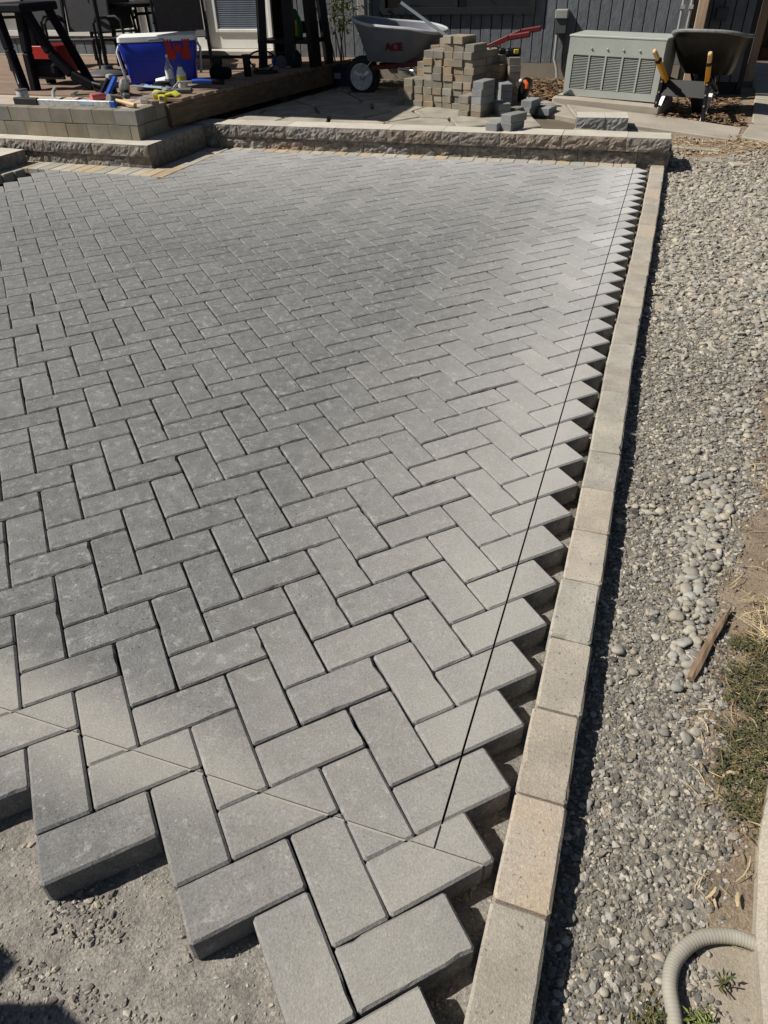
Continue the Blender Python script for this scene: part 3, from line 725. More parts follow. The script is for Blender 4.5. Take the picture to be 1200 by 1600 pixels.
for k, (x, y, wx, wy, rz, z) in enumerate([(.45, 5.72, .36, .11, -.25, .01), (.56, 5.50, .15, .13, -.2, -.02), (.73, 5.42, .13, .12, .3, -.02), (.30, 5.52, .1, .12, .1, -.03)]):
    V, F = block_geo([(-wx / 2, -wy / 2), (wx / 2, -wy / 2 + .02), (wx / 2 - .02, wy / 2), (-wx / 2, wy / 2)], [True] * 4, -.05, .03, .006, .005)
    o = link(bpy.data.objects.new("flagstone", poly_mesh("flagstone", V, F, M['flag'])), fl); o.location = (x, y, z); o.rotation_euler = (0, 0, rz)

# ---------------------------------------------------------------- house
HY = 7.8
house = thing("house", "slate blue house with grooved wood siding, white doors and a dark window", "house", (0, HY, 0))
def board_run(x0, x1, z0, z1, pitch=.1, y=0, m='siding', name='siding_board'):
    n = max(1, round((x1 - x0) / pitch)); pw = (x1 - x0) / n
    for k in range(n):
        MB().box((x0 + (k + .5) * pw, y + .012 + random.uniform(-.0012, .0012), (z0 + z1) / 2), (pw - .009, .024, z1 - z0), bev=.002).build(name, M[m], house)
MB().box((-2.0, .11, 1.5), (4.5, .16, 2.34)).build("wall_core", M['dark_frame'], house)
MB().box((-6.85, .11, 1.35), (3.3, .16, 2.7)).build("wall_core", M['dark_frame'], house)
MB().box((-4.45, .11, 2.35), (1.5, .16, .7)).build("wall_core", M['siding'], house)
board_run(-3.86, -2.72, .335, 2.7); board_run(-2.72, -1.18, .335, .735); board_run(-1.18, .235, .335, 2.7); board_run(-2.72, -1.18, 1.9, 2.7)
board_run(-8.3, -5.72, .28, .56, .14); board_run(-8.3, -5.72, 2.0, 2.7, .14)
MB().box((-1.83, .06, .17), (4.1, .12, .33)).build("foundation", M['foundation'], house)
MB().box((-6.2, .02, .29), (4.6, .3, .16)).build("foundation", M['foundation'], house)
w_ = MB()
for c, d in (((-1.95, -.012, .762), (1.56, .06, .055)), ((-1.95, -.012, 1.88), (1.56, .06, .055)), ((-2.70, -.012, 1.32), (.055, .06, 1.06)), ((-1.20, -.012, 1.32), (.055, .06, 1.06)), ((-1.95, -.006, 1.32), (.04, .04, 1.06))): w_.box(c, d)
wf = w_.build("window", M['dark_frame'], house); MB().box((-1.95, .012, 1.32), (1.44, .01, 1.06)).build("pane", M['glass'], wf)
# white double doors
def door(xa, xb, za, zb, gl):
    d = MB(); d.box(((xa + xb) / 2, .03, (za + zb) / 2), (xb - xa, .05, zb - za), bev=.003); d = d.build("door", M['white'], house)
    f = MB(); ga, gb, gz0, gz1 = gl
    for c, s_ in (((ga, -.004, (gz0 + gz1) / 2), (.03, .03, gz1 - gz0 + .03)), ((gb, -.004, (gz0 + gz1) / 2), (.03, .03, gz1 - gz0 + .03)), (((ga + gb) / 2, -.004, gz0), (gb - ga - .03, .03, .03)), (((ga + gb) / 2, -.004, gz1), (gb - ga - .03, .03, .03))): f.box(c, s_, bev=.004)
    f.build("glazing_frame", M['white'], d)
    MB().box(((ga + gb) / 2, .003, (gz0 + gz1) / 2), (gb - ga - .03, .006, gz1 - gz0 - .03)).build("pane", M['door_glass'], d)
    b = MB(); z = gz0 + .022
    while z < gz1 - .02: b.box(((ga + gb) / 2, -.005, z), (gb - ga - .032, .004, .017), rot=(R(25), 0, 0)); z += .019
    o = b.build("blind", M['blind'], d); o['kind'] = 'stuff'
    return d
d2 = door(-4.735, -3.99, .435, 1.95, (-4.63, -4.10, .60, 1.75))
d1 = door(-5.60, -4.86, .435, 1.95, (-5.50, -4.975, .565, 1.75))
hd = MB(); hd.cone((-4.905, -.02, .79), (-4.905, -.055, .79), .02).bar((-4.905, -.05, .79), (-4.99, -.05, .79), .014, .014); hd.build("handle", M['black'], d1)
tr = MB()
for c, s_ in (((-4.797, .0, 1.2), (.12, .09, 1.55)), ((-3.93, .0, 1.2), (.11, .07, 1.55)), ((-5.66, .0, 1.2), (.11, .07, 1.55)), ((-4.8, .0, 2.0), (1.85, .07, .09))): tr.box(c, s_, bev=.004)
tr.build("door_frame", M['white'], house)
MB().box((-4.8, -.09, .412), (1.75, .26, .04), bev=.004).build("threshold", M['cap_top'], house)
win = MB()
for c, s_ in (((-6.72, -.005, .575), (1.9, .05, .05)), ((-6.72, -.005, 1.98), (1.9, .05, .05)), ((-5.78, -.005, 1.28), (.05, .05, 1.36)), ((-7.66, -.005, 1.28), (.05, .05, 1.36)), ((-6.6, -.003, 1.28), (.05, .046, 1.36))): win.box(c, s_)
win = win.build("window", M['white'], house); MB().box((-6.72, .012, 1.28), (1.83, .01, 1.36)).build("pane", M['downspout'], win)
MB().box((-2.9, -.075, .75), (.085, .09, .36), bev=.008).box((-2.9, -.04, 1.8), (.07, .06, 1.74), bev=.008).build("downspout", M['downspout'], house)
# recessed side bay, roof
MB().box((.56, .46, 1.3), (.50, .12, 2.7)).build("wall_core", M['dark_frame'], house)
board_run(.31, .80, .16, 2.7, .1, y=.36)
MB().box((.265, .25, 1.3), (.06, .46, 2.7)).build("corner_board", M['siding'], house)
MB().box((.80, .44, 1.3), (.05, .16, 2.7)).build("corner_board", M['dark_frame'], house)
rf = MB(); rf.loft([[(-8.6, -.38, 2.66), (1.5, -.38, 2.66), (1.5, 3.2, 4.0), (-8.6, 3.2, 4.0)], [(-8.6, -.38, 2.76), (1.5, -.38, 2.76), (1.5, 3.2, 4.12), (-8.6, 3.2, 4.12)]]); rf.build("roof", M['roof'], house)

sl_ = MB().box((0, 0, 0), (.105, .05, .1), bev=.006).build("wall_light", M['dk_grey'], None); sl_.location = (.5, 8.13, .705)
tag(sl_, "small dark square fixture on the shaded siding right of the wooden post", "wall light")
post = MB().box((0, 0, 1.3), (.085, .085, 2.6), bev=.005).build("post", M['post_wood']); post.location = (.315, 7.70, .05)
tag(post, "raw fir post rising behind the black wheelbarrow against the dark wall corner", "post")

g = thing("gate", "red brown wooden gate with a diagonal brace at the far right edge", "gate", (.90, 8.62, .12))
for k in range(6): MB().box((.11 + k * .145, .02, .92), (.139, .022, 1.5), bev=.002).build("board", M['gate_wood'], g)
MB().box((.0, .0, .95), (.07, .08, 1.9)).build("post", M['post_wood'], g)
for z_ in (.24, 1.5): MB().box((.48, -.02, z_), (.86, .03, .09)).build("rail", M['gate_wood'], g)
MB().bar((.1, -.024, .29), (.84, -.024, 1.1), .09, .026).build("brace", M['gate_wood'], g)

# utility disconnect box with its pipes
u = thing("utility_box", "grey electrical disconnect box with conduits on the siding left of the condenser", "electrical box", (-.91, HY, 0))
MB().box((0, -.055, .735), (.115, .11, .07), bev=.006).build("cover", M['box_grey'], u)
MB().box((0, -.045, .645), (.105, .09, .125), bev=.004).build("body", M['dk_grey'], u)
MB().tube([(-.03, -.04, .6), (-.03, -.04, .37), (.0, -.05, .30), (.015, -.06, .22)], .014).build("conduit", M['conduit'], u, True)
MB().tube([(.035, -.04, .6), (.035, -.04, .40), (.045, -.04, .30)], .011).build("conduit", M['dk_grey'], u, True)
p = thing("service_pipes", "pair of thin grey vertical pipes on the wall between condenser and post", "pipe", (.18, HY - .05, 0))
MB().tube([(-.035, 0, .4), (-.035, 0, 2.5)], .014).build("pipe", M['conduit'], p, True)
MB().tube([(.035, 0, .4), (.035, 0, 2.5)], .012).build("pipe", M['conduit'], p, True)
for x_ in (-.035, .035): MB().box((x_, 0, .78), (.04, .04, .03)).build("coupling", M['conduit'], p)

# condenser on its pad
pad = MB().box((0, 0, 0), (.93, .55, .12), bev=.012).build("condenser_pad", M['concrete']); pad.location = (-.29, 6.98, .118); pad.rotation_euler = (0, R(2), R(-10))
tag(pad, "stained concrete pad under the sage grey condenser", "concrete pad")
ac = thing("condenser", "boxy sage grey air conditioning condenser with five louvred grille panels", "air conditioner", (-.32, 6.82, .185), (0, R(1.2), R(-11.5)))
W2 = .40; H = .43; D = .40
MB().box((0, D / 2 + .012, H / 2), (2 * W2 - .03, D - .02, H - .03)).build("core", M['ac_dark'], ac)
c = MB(); gz0, gz1 = .055, .305
c.box((0, 0, (gz1 + H) / 2), (2 * W2, .022, H - gz1)).box((0, 0, gz0 / 2), (2 * W2, .022, gz0))
cols = [(-.315 + i * .1335) for i in range(6)]
c.box((-W2 + .02, 0, (gz0 + gz1) / 2), (.05, .022, gz1 - gz0)).box((W2 - .02, 0, (gz0 + gz1) / 2), (.05, .022, gz1 - gz0))
c.box((-W2, D / 2, H / 2), (.012, D, H)).box((W2, D / 2, H / 2), (.012, D, H))
c.build("casing", M['ac'], ac)
c = MB().box((0, D / 2 - .004, H + .008), (2 * W2 + .02, D + .02, .02), bev=.006); c.build("top_cover", M['ac'], ac)
x0, x1 = -W2 + .045, W2 - .045; pw = (x1 - x0) / 5
for i in range(5):
    a = x0 + i * pw; q = MB()
    if i: MB().box((a, -.004, (gz0 + gz1) / 2), (.014, .018, gz1 - gz0)).build("mullion", M['ac'], ac)
    z = gz0 + .008
    while z < gz1: q.box((a + pw / 2, -.002, z), (pw - .014, .009, .0042), rot=(R(-12), 0, 0)); z += .0118
    o = q.build("louvre_panel", M['ac'], ac); o['kind'] = 'stuff'
for i in range(4): MB().cone((-.2 + i * .135, -.008, .355), (-.2 + i * .135, -.02, .35), .009, .007, 10).build("bolt", M['ac'], ac)
for sx in (-.36, .36): MB().box((sx, .03, -.008), (.06, .06, .03)).build("foot", M['dk_grey'], ac)

# ---------------------------------------------------------------- wheelbarrows: x is forward (the wheel), z up
def wheelbarrow(label, loc, rz, mt, mr, mh, grip, leg, tilt=0, text=False, wide=.62, length=.9, hand_len=1.45, wx=.52, tx=0, rise=.055, rear=False):
    t = thing("wheelbarrow", label, "wheelbarrow", loc, (0, tilt, rz))
    wr = .165
    def rr(cx, lx_, ly, z, fr, n=28):   # rounded loop, the rear squarer than the front
        L_ = []
        for k in range(n):
            a = 2 * math.pi * k / n; ca, sa = math.cos(a), math.sin(a); e = .55
            L_.append((cx + lx_ * math.copysign(abs(ca) ** e, ca), ly * math.copysign(abs(sa) ** e, sa) * (1 - fr * max(0, ca)), z + rise * ca * (z - .25) / .32))
        return L_
    lo = [rr(.06 + tx, length * .27, wide * .30, .30, .05), rr(.03 + tx, length * .33, wide * .36, .36, .12), rr(tx, length * .42, wide * .43, .47, .2), rr(tx, length * .49, wide * .49, .575, .28)]
    li = [[(x * .975, y * .965, z + .004) for x, y, z in l] for l in lo[::-1]]
    li[-1] = [(x, y, z + .012) for x, y, z in li[-1]]
    tub = MB().loft(lo + li).build("tub", mt, t, True)
    MB().tube(lo[-1], .0135, 8, True).build("rim", mr, tub, True)
    for s_ in (-1, 1):
        if rear:   # steep folding handles, yellow sleeve over a black frame bar
            MB().bar((wx, s_ * .10, .19), (-.33, s_ * .19, .32), .03, .035, bev=.004).build("frame_bar", M['black'], t)
            h = MB().bar((-.30, s_ * .165, .29), (-.47, s_ * .20, .45), .034, .042, bev=.005).build("handle", mh, t)
            MB().bar((-.455, s_ * .197, .436), (-.475, s_ * .201, .455), .04, .046, bev=.005).build("collar", M['black'], h)
            MB().bar((-.475, s_ * .201, .455), (-.55, s_ * .216, .52), .03, .034, bev=.007).build("grip", grip, h)
        else:
            h = MB().bar((wx - .13, s_ * .10, .245), (-.50, s_ * .27, .335), .034, .04, bev=.004).bar((-.50, s_ * .27, .335), (.52 - hand_len + .18, s_ * .285, .50), .034, .04, bev=.004).build("handle", mh, t)
            MB().bar((.52 - hand_len + .18, s_ * .285, .50), (.52 - hand_len, s_ * .287, .525), .038, .042, bev=.008).build("grip", grip, h)
        lg = MB().tube([(.10, s_ * .17, .25), (-.05, s_ * .22, .24), (-.20, s_ * .25, .02), (-.27, s_ * .255, .012), (-.33, s_ * .262, .06), (-.42, s_ * .265, .30)], .014, 8) if leg is M['steel'] else \
             MB().bar((-.33, s_ * .18, .33), (-.33, s_ * .205, .03), .034, .024).box((-.33, s_ * .207, .012), (.10, .045, .02), bev=.004)
        lg.build("leg", leg, t)
        if leg is not M['steel']:
            for q in range(3): MB().cone((-.343, s_ * (.183 + .006 * q), .29 - .075 * q), (-.356, s_ * (.183 + .006 * q), .29 - .075 * q), .009, .007, 8).build("bolt", M['steel'], t)
            MB().bar((-.20, s_ * .185, .21), (-.325, s_ * .195, .03), .03, .008).build("leg_brace", M['alu_dull'], t)
        MB().bar((wx - .02, s_ * .085, .20), (wx - .16, s_ * .09, .335), .022, .008).build("brace", M['steel'] if leg is M['steel'] else M['black'], t)
    (MB().box((-.315, 0, .245), (.012, .37, .12), rot=(0, R(25), 0)) if rear else MB().bar((-.33, -.255, .19), (-.33, .255, .19), .02, .012)).build("cross_plate", M['black'] if leg is not M['steel'] else leg, t)
    wl_ = MB(); Mx = Matrix.Translation((wx, 0, wr)) @ Matrix.Rotation(R(90), 4, 'X')
    prof = [(.10, -.045), (.135, -.052), (.158, -.04), (wr, -.018), (wr, .018), (.158, .04), (.135, .052), (.10, .045)]
    wl_.lathe(prof, 28, Mx); wheel = wl_.build("wheel", M['rubber'], t, True)
    tread = MB()
    for k in range(26):
        a = 2 * math.pi * k / 26; tread.box((wx + math.cos(a) * (wr - .001), 0, wr + math.sin(a) * (wr - .001)), (.008, .07, .014), rot=(0, -a, 0))
    o = tread.build("tread", M['rubber'], wheel); o['kind'] = 'stuff'
    for s_ in (-1, 1):
        rim = MB(); Mr = Matrix.Translation((wx, s_ * .045, wr)) @ Matrix.Rotation(R(90) * s_, 4, 'X')
        rim.lathe([(.104, -.004), (.112, -.010), (.112, -.014), (.1, -.012), (.092, .0), (.035, .0), (.03, -.02), (.014, -.03)], 26, Mr)
        rim = rim.build("rim", M['alu_dull'], wheel, True)
        MB().cone((wx, s_ * .046, wr), (wx, s_ * .0485, wr), .088, seg=24).build("disc", M['dk_grey'], wheel)
    sp = MB()
    for s_ in (-1, 1):
        for k in range(3):
            a = 2 * math.pi * k / 3 + .5; sp.bar((wx + .02 * math.cos(a), s_ * .05, wr + .02 * math.sin(a)), (wx + .085 * math.cos(a), s_ * .047, wr + .085 * math.sin(a)), .03, .012, up=(0, 1, 0), bev=.003)
    o = sp.build("spokes", M['alu'], wheel); o['kind'] = 'stuff'
    MB().cone((wx, -.12, wr), (wx, .12, wr), .012).build("axle", M['steel'], t)
    if text:
        cu = bpy.data.curves.new("lettering", 'FONT'); cu.body = text; cu.size = .088; cu.extrude = .0012; cu.offset = .0035; cu.shear = .12; cu.space_character = .98; cu.align_x = 'CENTER'; cu.align_y = 'CENTER'
        cu.materials.append(M['dark_red'])
        # stand the letters on the tub's flared side
        a = Vector((0, wide * .36 * .98, .36)); b = Vector((0, wide * .43, .47)); up = (b - a).normalized(); out = Vector((0, up.z, -up.y))
        Xd = Vector((-1, 0, 0)); m_ = Matrix((Xd, up, out)).transposed().to_4x4(); m_.translation = Vector((.12, wide * .402, .43)) + out * .012
        o = bpy.data.objects.new("lettering_source", cu); me = bpy.data.meshes.new_from_object(o); bpy.data.objects.remove(o)
        if not me.materials: me.materials.append(M['dark_red'])
        o = link(bpy.data.objects.new("lettering", me), t); o.matrix_local = m_
    return t
wb1 = wheelbarrow("grey tub wheelbarrow with red handles and dark red letters parked behind the paver pile", (-2.12, 7.0, .13), R(180), M['grey_tub'], M['rim'], M['red_paint'], M['red_paint'], M['steel'], text="ACE", wide=.66, length=.86, hand_len=1.62, tx=.15)
wb2 = wheelbarrow("black tub wheelbarrow with yellow handles seen from behind beside the condenser", (.385, 6.90, .05), R(71), M['black_tub'], M['black_rim'], M['yellow'], M['hickory'], M['black'], wide=.60, length=.62, wx=.20, tx=.16, rise=-.048, rear=True)

# straight aluminium screed bar leaning over the pile
sb = thing("screed_bar", "long straight aluminium screed bar leaning up across the paver pile", "screed bar", (-.87, 6.71, .135))
e = Vector((-2.07 + .87, 6.42 - 6.71, .895 - .135)); MB().bar((0, 0, 0), e, .036, .02, bev=.002).build("bar", M['alu'], sb)
MB().bar((0, .0, .0012), Vector((0, 0, .0012)) + e, .014, .0215).build("blue_stripe", M['lightblue'], sb)
MB().bar(e, e * 1.012, .038, .022).build("end_cap", M['black'], sb)

# ---------------------------------------------------------------- paver pile: every paver its own object
pv, pf = [], []
p_, f_ = rrect(.0935, .190, .003); block_geo(p_, f_, 0, .0518, .0045, .003, pv, pf); pf.append(tuple(range(7, -1, -1)))
pile_me = poly_mesh("stacked_paver", pv, pf, M['pile']); grey_me = pile_me.copy(); grey_me.materials.clear(); grey_me.materials.append(M['grey_block'])
def pile_paver(x, y, z, rz, label, me=pile_me, group="pavers stacked in the pile", name="stacked_paver"):
    o = link(bpy.data.objects.new(name, me)); o.location = (x, y, z); o.rotation_euler = (0, 0, rz); return tag(o, label, "paver", group)
PH = .0526; pr_ = R(-19)
ordn = ["bottom", "second", "third", "fourth", "fifth", "sixth", "seventh", "eighth", "ninth", "tenth", "eleventh"]
coln = ["leftmost", "second", "third", "fourth", "fifth", "sixth", "rightmost"]
def pcol(i, back, n):
    for k in range(n):
        d = i * .0985; bx, by = -1.945 + d * math.cos(R(-16)), 6.42 + d * math.sin(R(-16))
        a = pr_ + R(random.gauss(0, 2.2)); ux, uy = -math.sin(pr_), math.cos(pr_); q = back * .195 + random.gauss(0, .005)
        if k == n - 1 and n > 8: a += R(random.uniform(-14, 10))
        row = ["front row", "middle row", "back row"][back]
        lb = f"{ordn[k]} paver{' up' if k else ''} in the {coln[i]} column of the tall pile's {row}"
        pile_paver(bx + ux * q + random.gauss(0, .002), by + uy * q, T(bx) + .014 + k * PH, a, lb)
for i, n in enumerate([4, 4, 8, 8, 10, 10, 9]): pcol(i, 0, n)
for i, n in enumerate([6, 6, 8, 8, 8, 8, 8]): pcol(i, 1, n)
for i, n in enumerate([8, 9, 8, 8, 7, 7, 7]): pcol(i, 2, n)
def stack(x, y, n, rz, what, me, group="pavers in the front stacks", jit=1.5, top=None):
    for k in range(n):
        m_ = top if (top and k >= n - 3) else me
        nm = "single" if n == 1 else ("top" if k == n - 1 else ordn[k])
        pile_paver(x + random.gauss(0, .003), y, T(x) + .012 + k * PH, R(rz + random.gauss(0, jit)), f"{nm} paver of {what}", m_, group)
stack(-2.065, 6.60, 2, -17, "the low two high stack behind the pile's left foot", pile_me)
stack(-1.335, 5.96, 3, -17, "the three high stack before the tall pile", pile_me)
stack(-1.225, 5.93, 5, -18, "the five high front stack with a grey top", pile_me, top=grey_me)
stack(-1.085, 6.0, 2, 32, "the low grey stack just right of the five high stack", grey_me)
stack(-1.12, 6.24, 4, 22, "the shaded grey stack behind the five high stack", grey_me)
stack(-1.10, 6.48, 7, 18, "the shaded brown stack at the pile's right end", pile_me)
stack(-1.215, 6.50, 6, -15, "the shaded stack wedged between pile and its right end", pile_me)
stack(-.985, 6.14, 1, -20, "the tan kind lying low right of the grey stacks", pile_me, None)
stack(-.89, 6.23, 2, -12, "the two high grey stack on the paving", grey_me, "pavers left beside the pile")
stack(-.80, 6.38, 1, 70, "the grey kind lying crosswise behind the two high stack", grey_me, None)
stack(-.755, 6.30, 1, -10, "the grey kind alone on the walk before the condenser pad", grey_me, None)
stack(-2.10, 6.42, 1, 35, "the brown kind in shade at the pile's left foot", pile_me, None)
# three on the cap of the wall, two split wall blocks behind it
pile_paver(-.985, 5.37, .172, R(-14), "left lower grey paver of the three stacked on the wall cap", grey_me, "three grey pavers on the wall cap")
pile_paver(-.875, 5.39, .172, R(-20), "right lower grey paver of the three stacked on the wall cap", grey_me, "three grey pavers on the wall cap")
pile_paver(-.868, 5.40, .2245, R(-27), "top grey paver of the three stacked on the wall cap", grey_me, "three grey pavers on the wall cap")
for k, (x, y, lb_) in enumerate([(-.46, 5.83, "left grey wall block lying on the slab behind the wall"), (-.25, 5.86, "right grey wall block with a dark end lying on the slab behind the wall")]):
    o = rock_block("wall_block", None, .21 if k == 0 else .17, .24, .105, (x - .0, y, T(-.3) - .012), R(7), 120 + k, .006, faces=('front',), top=M['cap_top'])
    o.data.materials[0] = M['grey_block']; tag(o, lb_, "block", "two wall blocks behind the wall")
# power tool on the pile and cut-off saw beside it
t = thing("power_tool", "black and yellow power tool lying on top of the pile", "power tool", (-1.11, 6.47, .512), (0, 0, R(20)))
MB().box((0, 0, .035), (.13, .07, .06), bev=.015).box((-.09, .01, .045), (.06, .05, .045), bev=.012).build("body", M['black'], t)
MB().box((.02, -.037, .045), (.04, .012, .03), bev=.004).build("switch", M['yellow_plastic'], t)
MB().tube([(-.1, 0, .06), (-.16, .03, .09), (-.2, .05, .05)], .008).build("cable", M['black'], t, True)
t = thing("leaf_blower", "black power tool with bright orange handle hanging at the right end of the pile", "power tool", (-.985, 6.46, .30), (0, R(20), R(-10)))
MB().box((0, 0, -.02), (.08, .11, .18), bev=.025, seg=2).build("body", M['black'], t)
MB().tube([(.0, -.075, .06), (.03, -.085, .05), (.04, -.08, .02)], .015).build("handle", M['orange'], t, True)
MB().cone((-.13, -.08, .04), (-.13, -.1, .04), .012).build("knob", M['orange'], t)
for k, (x, y) in enumerate([(-1.40, 7.62), (-1.22, 7.58)]):
    o = MB().box((0, 0, .02), (.09, .07, .035), bev=.015).build("paper_scrap", M['paper']); o.location = (x, y, .185); o.rotation_euler = (.2, .3, k)
    tag(o, ("left" if k == 0 else "right") + " crumpled white scrap on the leaf litter by the foundation", "scrap")

# ---------------------------------------------------------------- patio furniture on the deck
DZ = .3655
def chair(label, loc, rz, back_h=.34):
    t = thing("patio_chair", label, "chair", loc, (0, 0, rz), group="dark sling patio chairs on the deck")
    W = .24; sh = .27
    for s_ in (-1, 1):
        MB().tube([(s_ * W, -.22, 0), (s_ * W, -.20, sh + .14), (s_ * W, -.14, sh + .175), (s_ * W, .10, sh + .165), (s_ * W, .2, sh + .12)], .013, 8).build("arm", M['black'], t, True)
        MB().tube([(s_ * W, .27, 0), (s_ * W * .98, .17, sh), (s_ * W * .95, .25, sh + back_h + .12)], .013, 8).build("leg", M['black'], t, True)
        MB().tube([(s_ * (W - .02), -.21, sh + .01), (s_ * (W - .02), .18, sh - .02)], .011, 8).build("rail", M['black'], t, True)
    MB().loft([[(-W + .02, -.23, sh + .012), (W - .02, -.23, sh + .012), (W - .02, -.23, sh + .02), (-W + .02, -.23, sh + .02)], [(-W + .02, 0, sh - .012), (W - .02, 0, sh - .012), (W - .02, 0, sh - .004), (-W + .02, 0, sh - .004)], [(-W + .02, .18, sh - .01), (W - .02, .18, sh - .01), (W - .02, .18, sh - .002), (-W + .02, .18, sh - .002)]]).build("seat", M['sling'], t)
    MB().box((0, -.232, sh + .012), (2 * W - .03, .022, .022), bev=.006).build("front_rail", M['sling'], t)
    MB().bar((0, .185, sh + .05), (0, .25, sh + back_h + .12), 2 * W - .05, .008, up=(0, 1, 0)).build("backrest", M['sling'], t)
    return t
chair("dark sling chair behind the black work stand with its seat edge toward the yard", (-5.26, 6.32, DZ), R(12))
chair("dark sling chair half hidden at the far left behind the work stand", (-6.0, 6.55, DZ), R(5))
chair("dark sling chair behind the blue cooler with its backrest toward the yard", (-4.43, 6.78, DZ), R(-150), .4)
chair("dark sling chair between the umbrella base and the cooler seen from its side", (-5.0, 6.72, DZ), R(75), .38)
chair("dark sling chair in the middle near the house turned to the table", (-5.55, 7.22, DZ), R(40))
tb = thing("patio_table", "dark metal patio table among the sling chairs near the house", "table", (-5.05, 7.05, DZ))
MB().lathe([(.40, .50), (.42, .51), (.42, .53), (.40, .535)], 28).build("table_top", M['black'], tb, True)
for k in range(4):
    a = R(45 + 90 * k); MB().tube([(.33 * math.cos(a), .33 * math.sin(a), 0), (.28 * math.cos(a), .28 * math.sin(a), .5)], .014).build("leg", M['black'], tb, True)
um = thing("patio_umbrella", "tan rectangular patio umbrella on a round dark base between cooler and work stand", "umbrella", (-4.93, 6.16, DZ))
MB().lathe([(.17, 0), (.19, .012), (.17, .03), (.06, .05), (.05, .08)], 28).build("base", M['dk_grey'], um, True)
MB().cone((0, 0, .02), (.1, 0, 2.2), .019).build("pole", M['black'], um)
cx0, cx1, cy0, cy1 = -.46, 1.15, -1.30, .60
MB().loft([[(cx0, cy0, 1.90), (cx1, cy0, 1.92), (cx1, cy1, 1.92), (cx0, cy1, 1.90)], [(.24, -.3, 2.16), (.34, -.3, 2.16), (.34, .3, 2.16), (.24, .3, 2.16)]], True, True).build("canopy", M['canvas'], um)
for x, y in ((cx0, cy0), (cx1, cy0), (cx1, cy1), (cx0, cy1)): MB().tube([(.1, 0, 2.1), (x, y, 1.892)], .008, 6).build("rib", M['black'], um)

st = thing("work_stand", "black folding work stand with splayed legs standing in shade at the left", "work stand", (-4.95, 5.22, .357))
MB().box((-.08, .12, .585), (.42, .45, .06), bev=.012).build("table_top", M['navy_black'], st)
for pts_ in ([(-.21, -.02, .57), (-.18, -.02, .3), (-.11, -.05, .0)], [(.04, -.02, .57), (-.0, -.02, .28), (-.02, -.02, .0)], [(.07, .0, .57), (.20, .02, .28), (.34, .05, .12), (.52, .08, .03)], [(-.2, .3, .57), (-.2, .4, .0)], [(.05, .3, .57), (.22, .42, .0)]):
    m_ = MB()
    for a, b in zip(pts_, pts_[1:]): m_.bar(a, b, .075, .07, bev=.012)
    m_.build("leg", M['navy_black'], st)
MB().box((.08, .06, .16), (.34, .12, .13), bev=.04, seg=2).build("tool_tray", M['navy_black'], st)
MB().bar((-.165, -.055, .25), (-.125, -.08, .06), .012, .02).build("reflector", M['alu_dull'], st)
rb = thing("red_crate", "red plastic crate under the work stand at the left edge", "crate", (-5.05, 5.62, DZ))
MB().box((0, 0, .1), (.3, .24, .03)).box((0, -.12, .19), (.32, .014, .2), bev=.004).box((0, .12, .19), (.32, .014, .2)).box((.155, 0, .19), (.014, .22, .2)).box((-.155, 0, .19), (.014, .22, .2)).build("body", M['red_plastic'], rb)
MB().box((0, -.13, .07), (.34, .02, .05)).build("base", M['black'], rb)

# ---------------------------------------------------------------- cooler
co = thing("cooler", "big cobalt blue cooler with white lid and a red castle emblem", "cooler", (-4.11, 5.87, DZ), (0, 0, R(29)))
cw, cd = .655, .34
def rrl(hx, hy, z, r=.03, n=3):
    o = []
    for sx, sy, a0 in ((1, 1, 0), (-1, 1, 90), (-1, -1, 180), (1, -1, 270)):
        for k in range(n + 1):
            a = R(a0 + 90 * k / n); o.append((sx * (hx - r) + r * math.cos(a), sy * (hy - r) + r * math.sin(a), z))
    return o
MB().loft([rrl(cw / 2 - .05, cd / 2 - .03, 0), rrl(cw / 2 - .045, cd / 2 - .022, .015), rrl(cw / 2 - .028, cd / 2 - .014, .17), rrl(cw / 2 - .02, cd / 2 - .01, .172), rrl(cw / 2 - .002, cd / 2, .295), rrl(cw / 2 - .012, cd / 2 - .006, .305)]).build("body", M['blue_plastic'], co, True)
lid = MB().loft([rrl(cw / 2 - .01, cd / 2 - .004, .306), rrl(cw / 2, cd / 2 + .004, .312), rrl(cw / 2 - .003, cd / 2, .345), rrl(cw / 2 - .02, cd / 2 - .02, .352)]).build("lid", M['white_plastic'], co, True)
MB().box((-.0, -cd / 2 - .006, .322), (.13, .014, .014), bev=.003).build("latch", M['grey_plastic'], lid)
hn = MB().tube([(-cw / 2 - .0, -.10, .28), (-cw / 2 - .022, -.11, .24), (-cw / 2 + .005, -.12, .05), (-cw / 2 + .03, -.11, .02)], .011).build("handle", M['white_plastic'], co, True)
MB().tube([(cw / 2 - .0, .02, .28), (cw / 2 + .02, .02, .24), (cw / 2 - .005, .02, .05)], .011).build("handle", M['white_plastic'], co, True)
em = MB(); ez = .0
def eb(x0, x1, z0, z1): em.box(((x0 + x1) / 2, 0, (z0 + z1) / 2), (x1 - x0, .004, z1 - z0))
for a in (-.1, .052): eb(a, a + .048, 0, .125)
for a, b in ((-.052, -.022), (.022, .052)): eb(a, b, 0, .066)
eb(-.03, .03, .052, .1)
for a in (-.107, -.083, -.059, .045, .069, .093): eb(a, a + .014, .125, .148)
for a in (-.034, -.008, .018): eb(a, a + .016, .1, .118)
for a in (-.049, .037): eb(a, a + .012, .066, .082)
em.build("emblem", M['red_plastic'], co, loc=(.165, -cd / 2 + .0065, .172), rot=(R(4.7), 0, 0), )
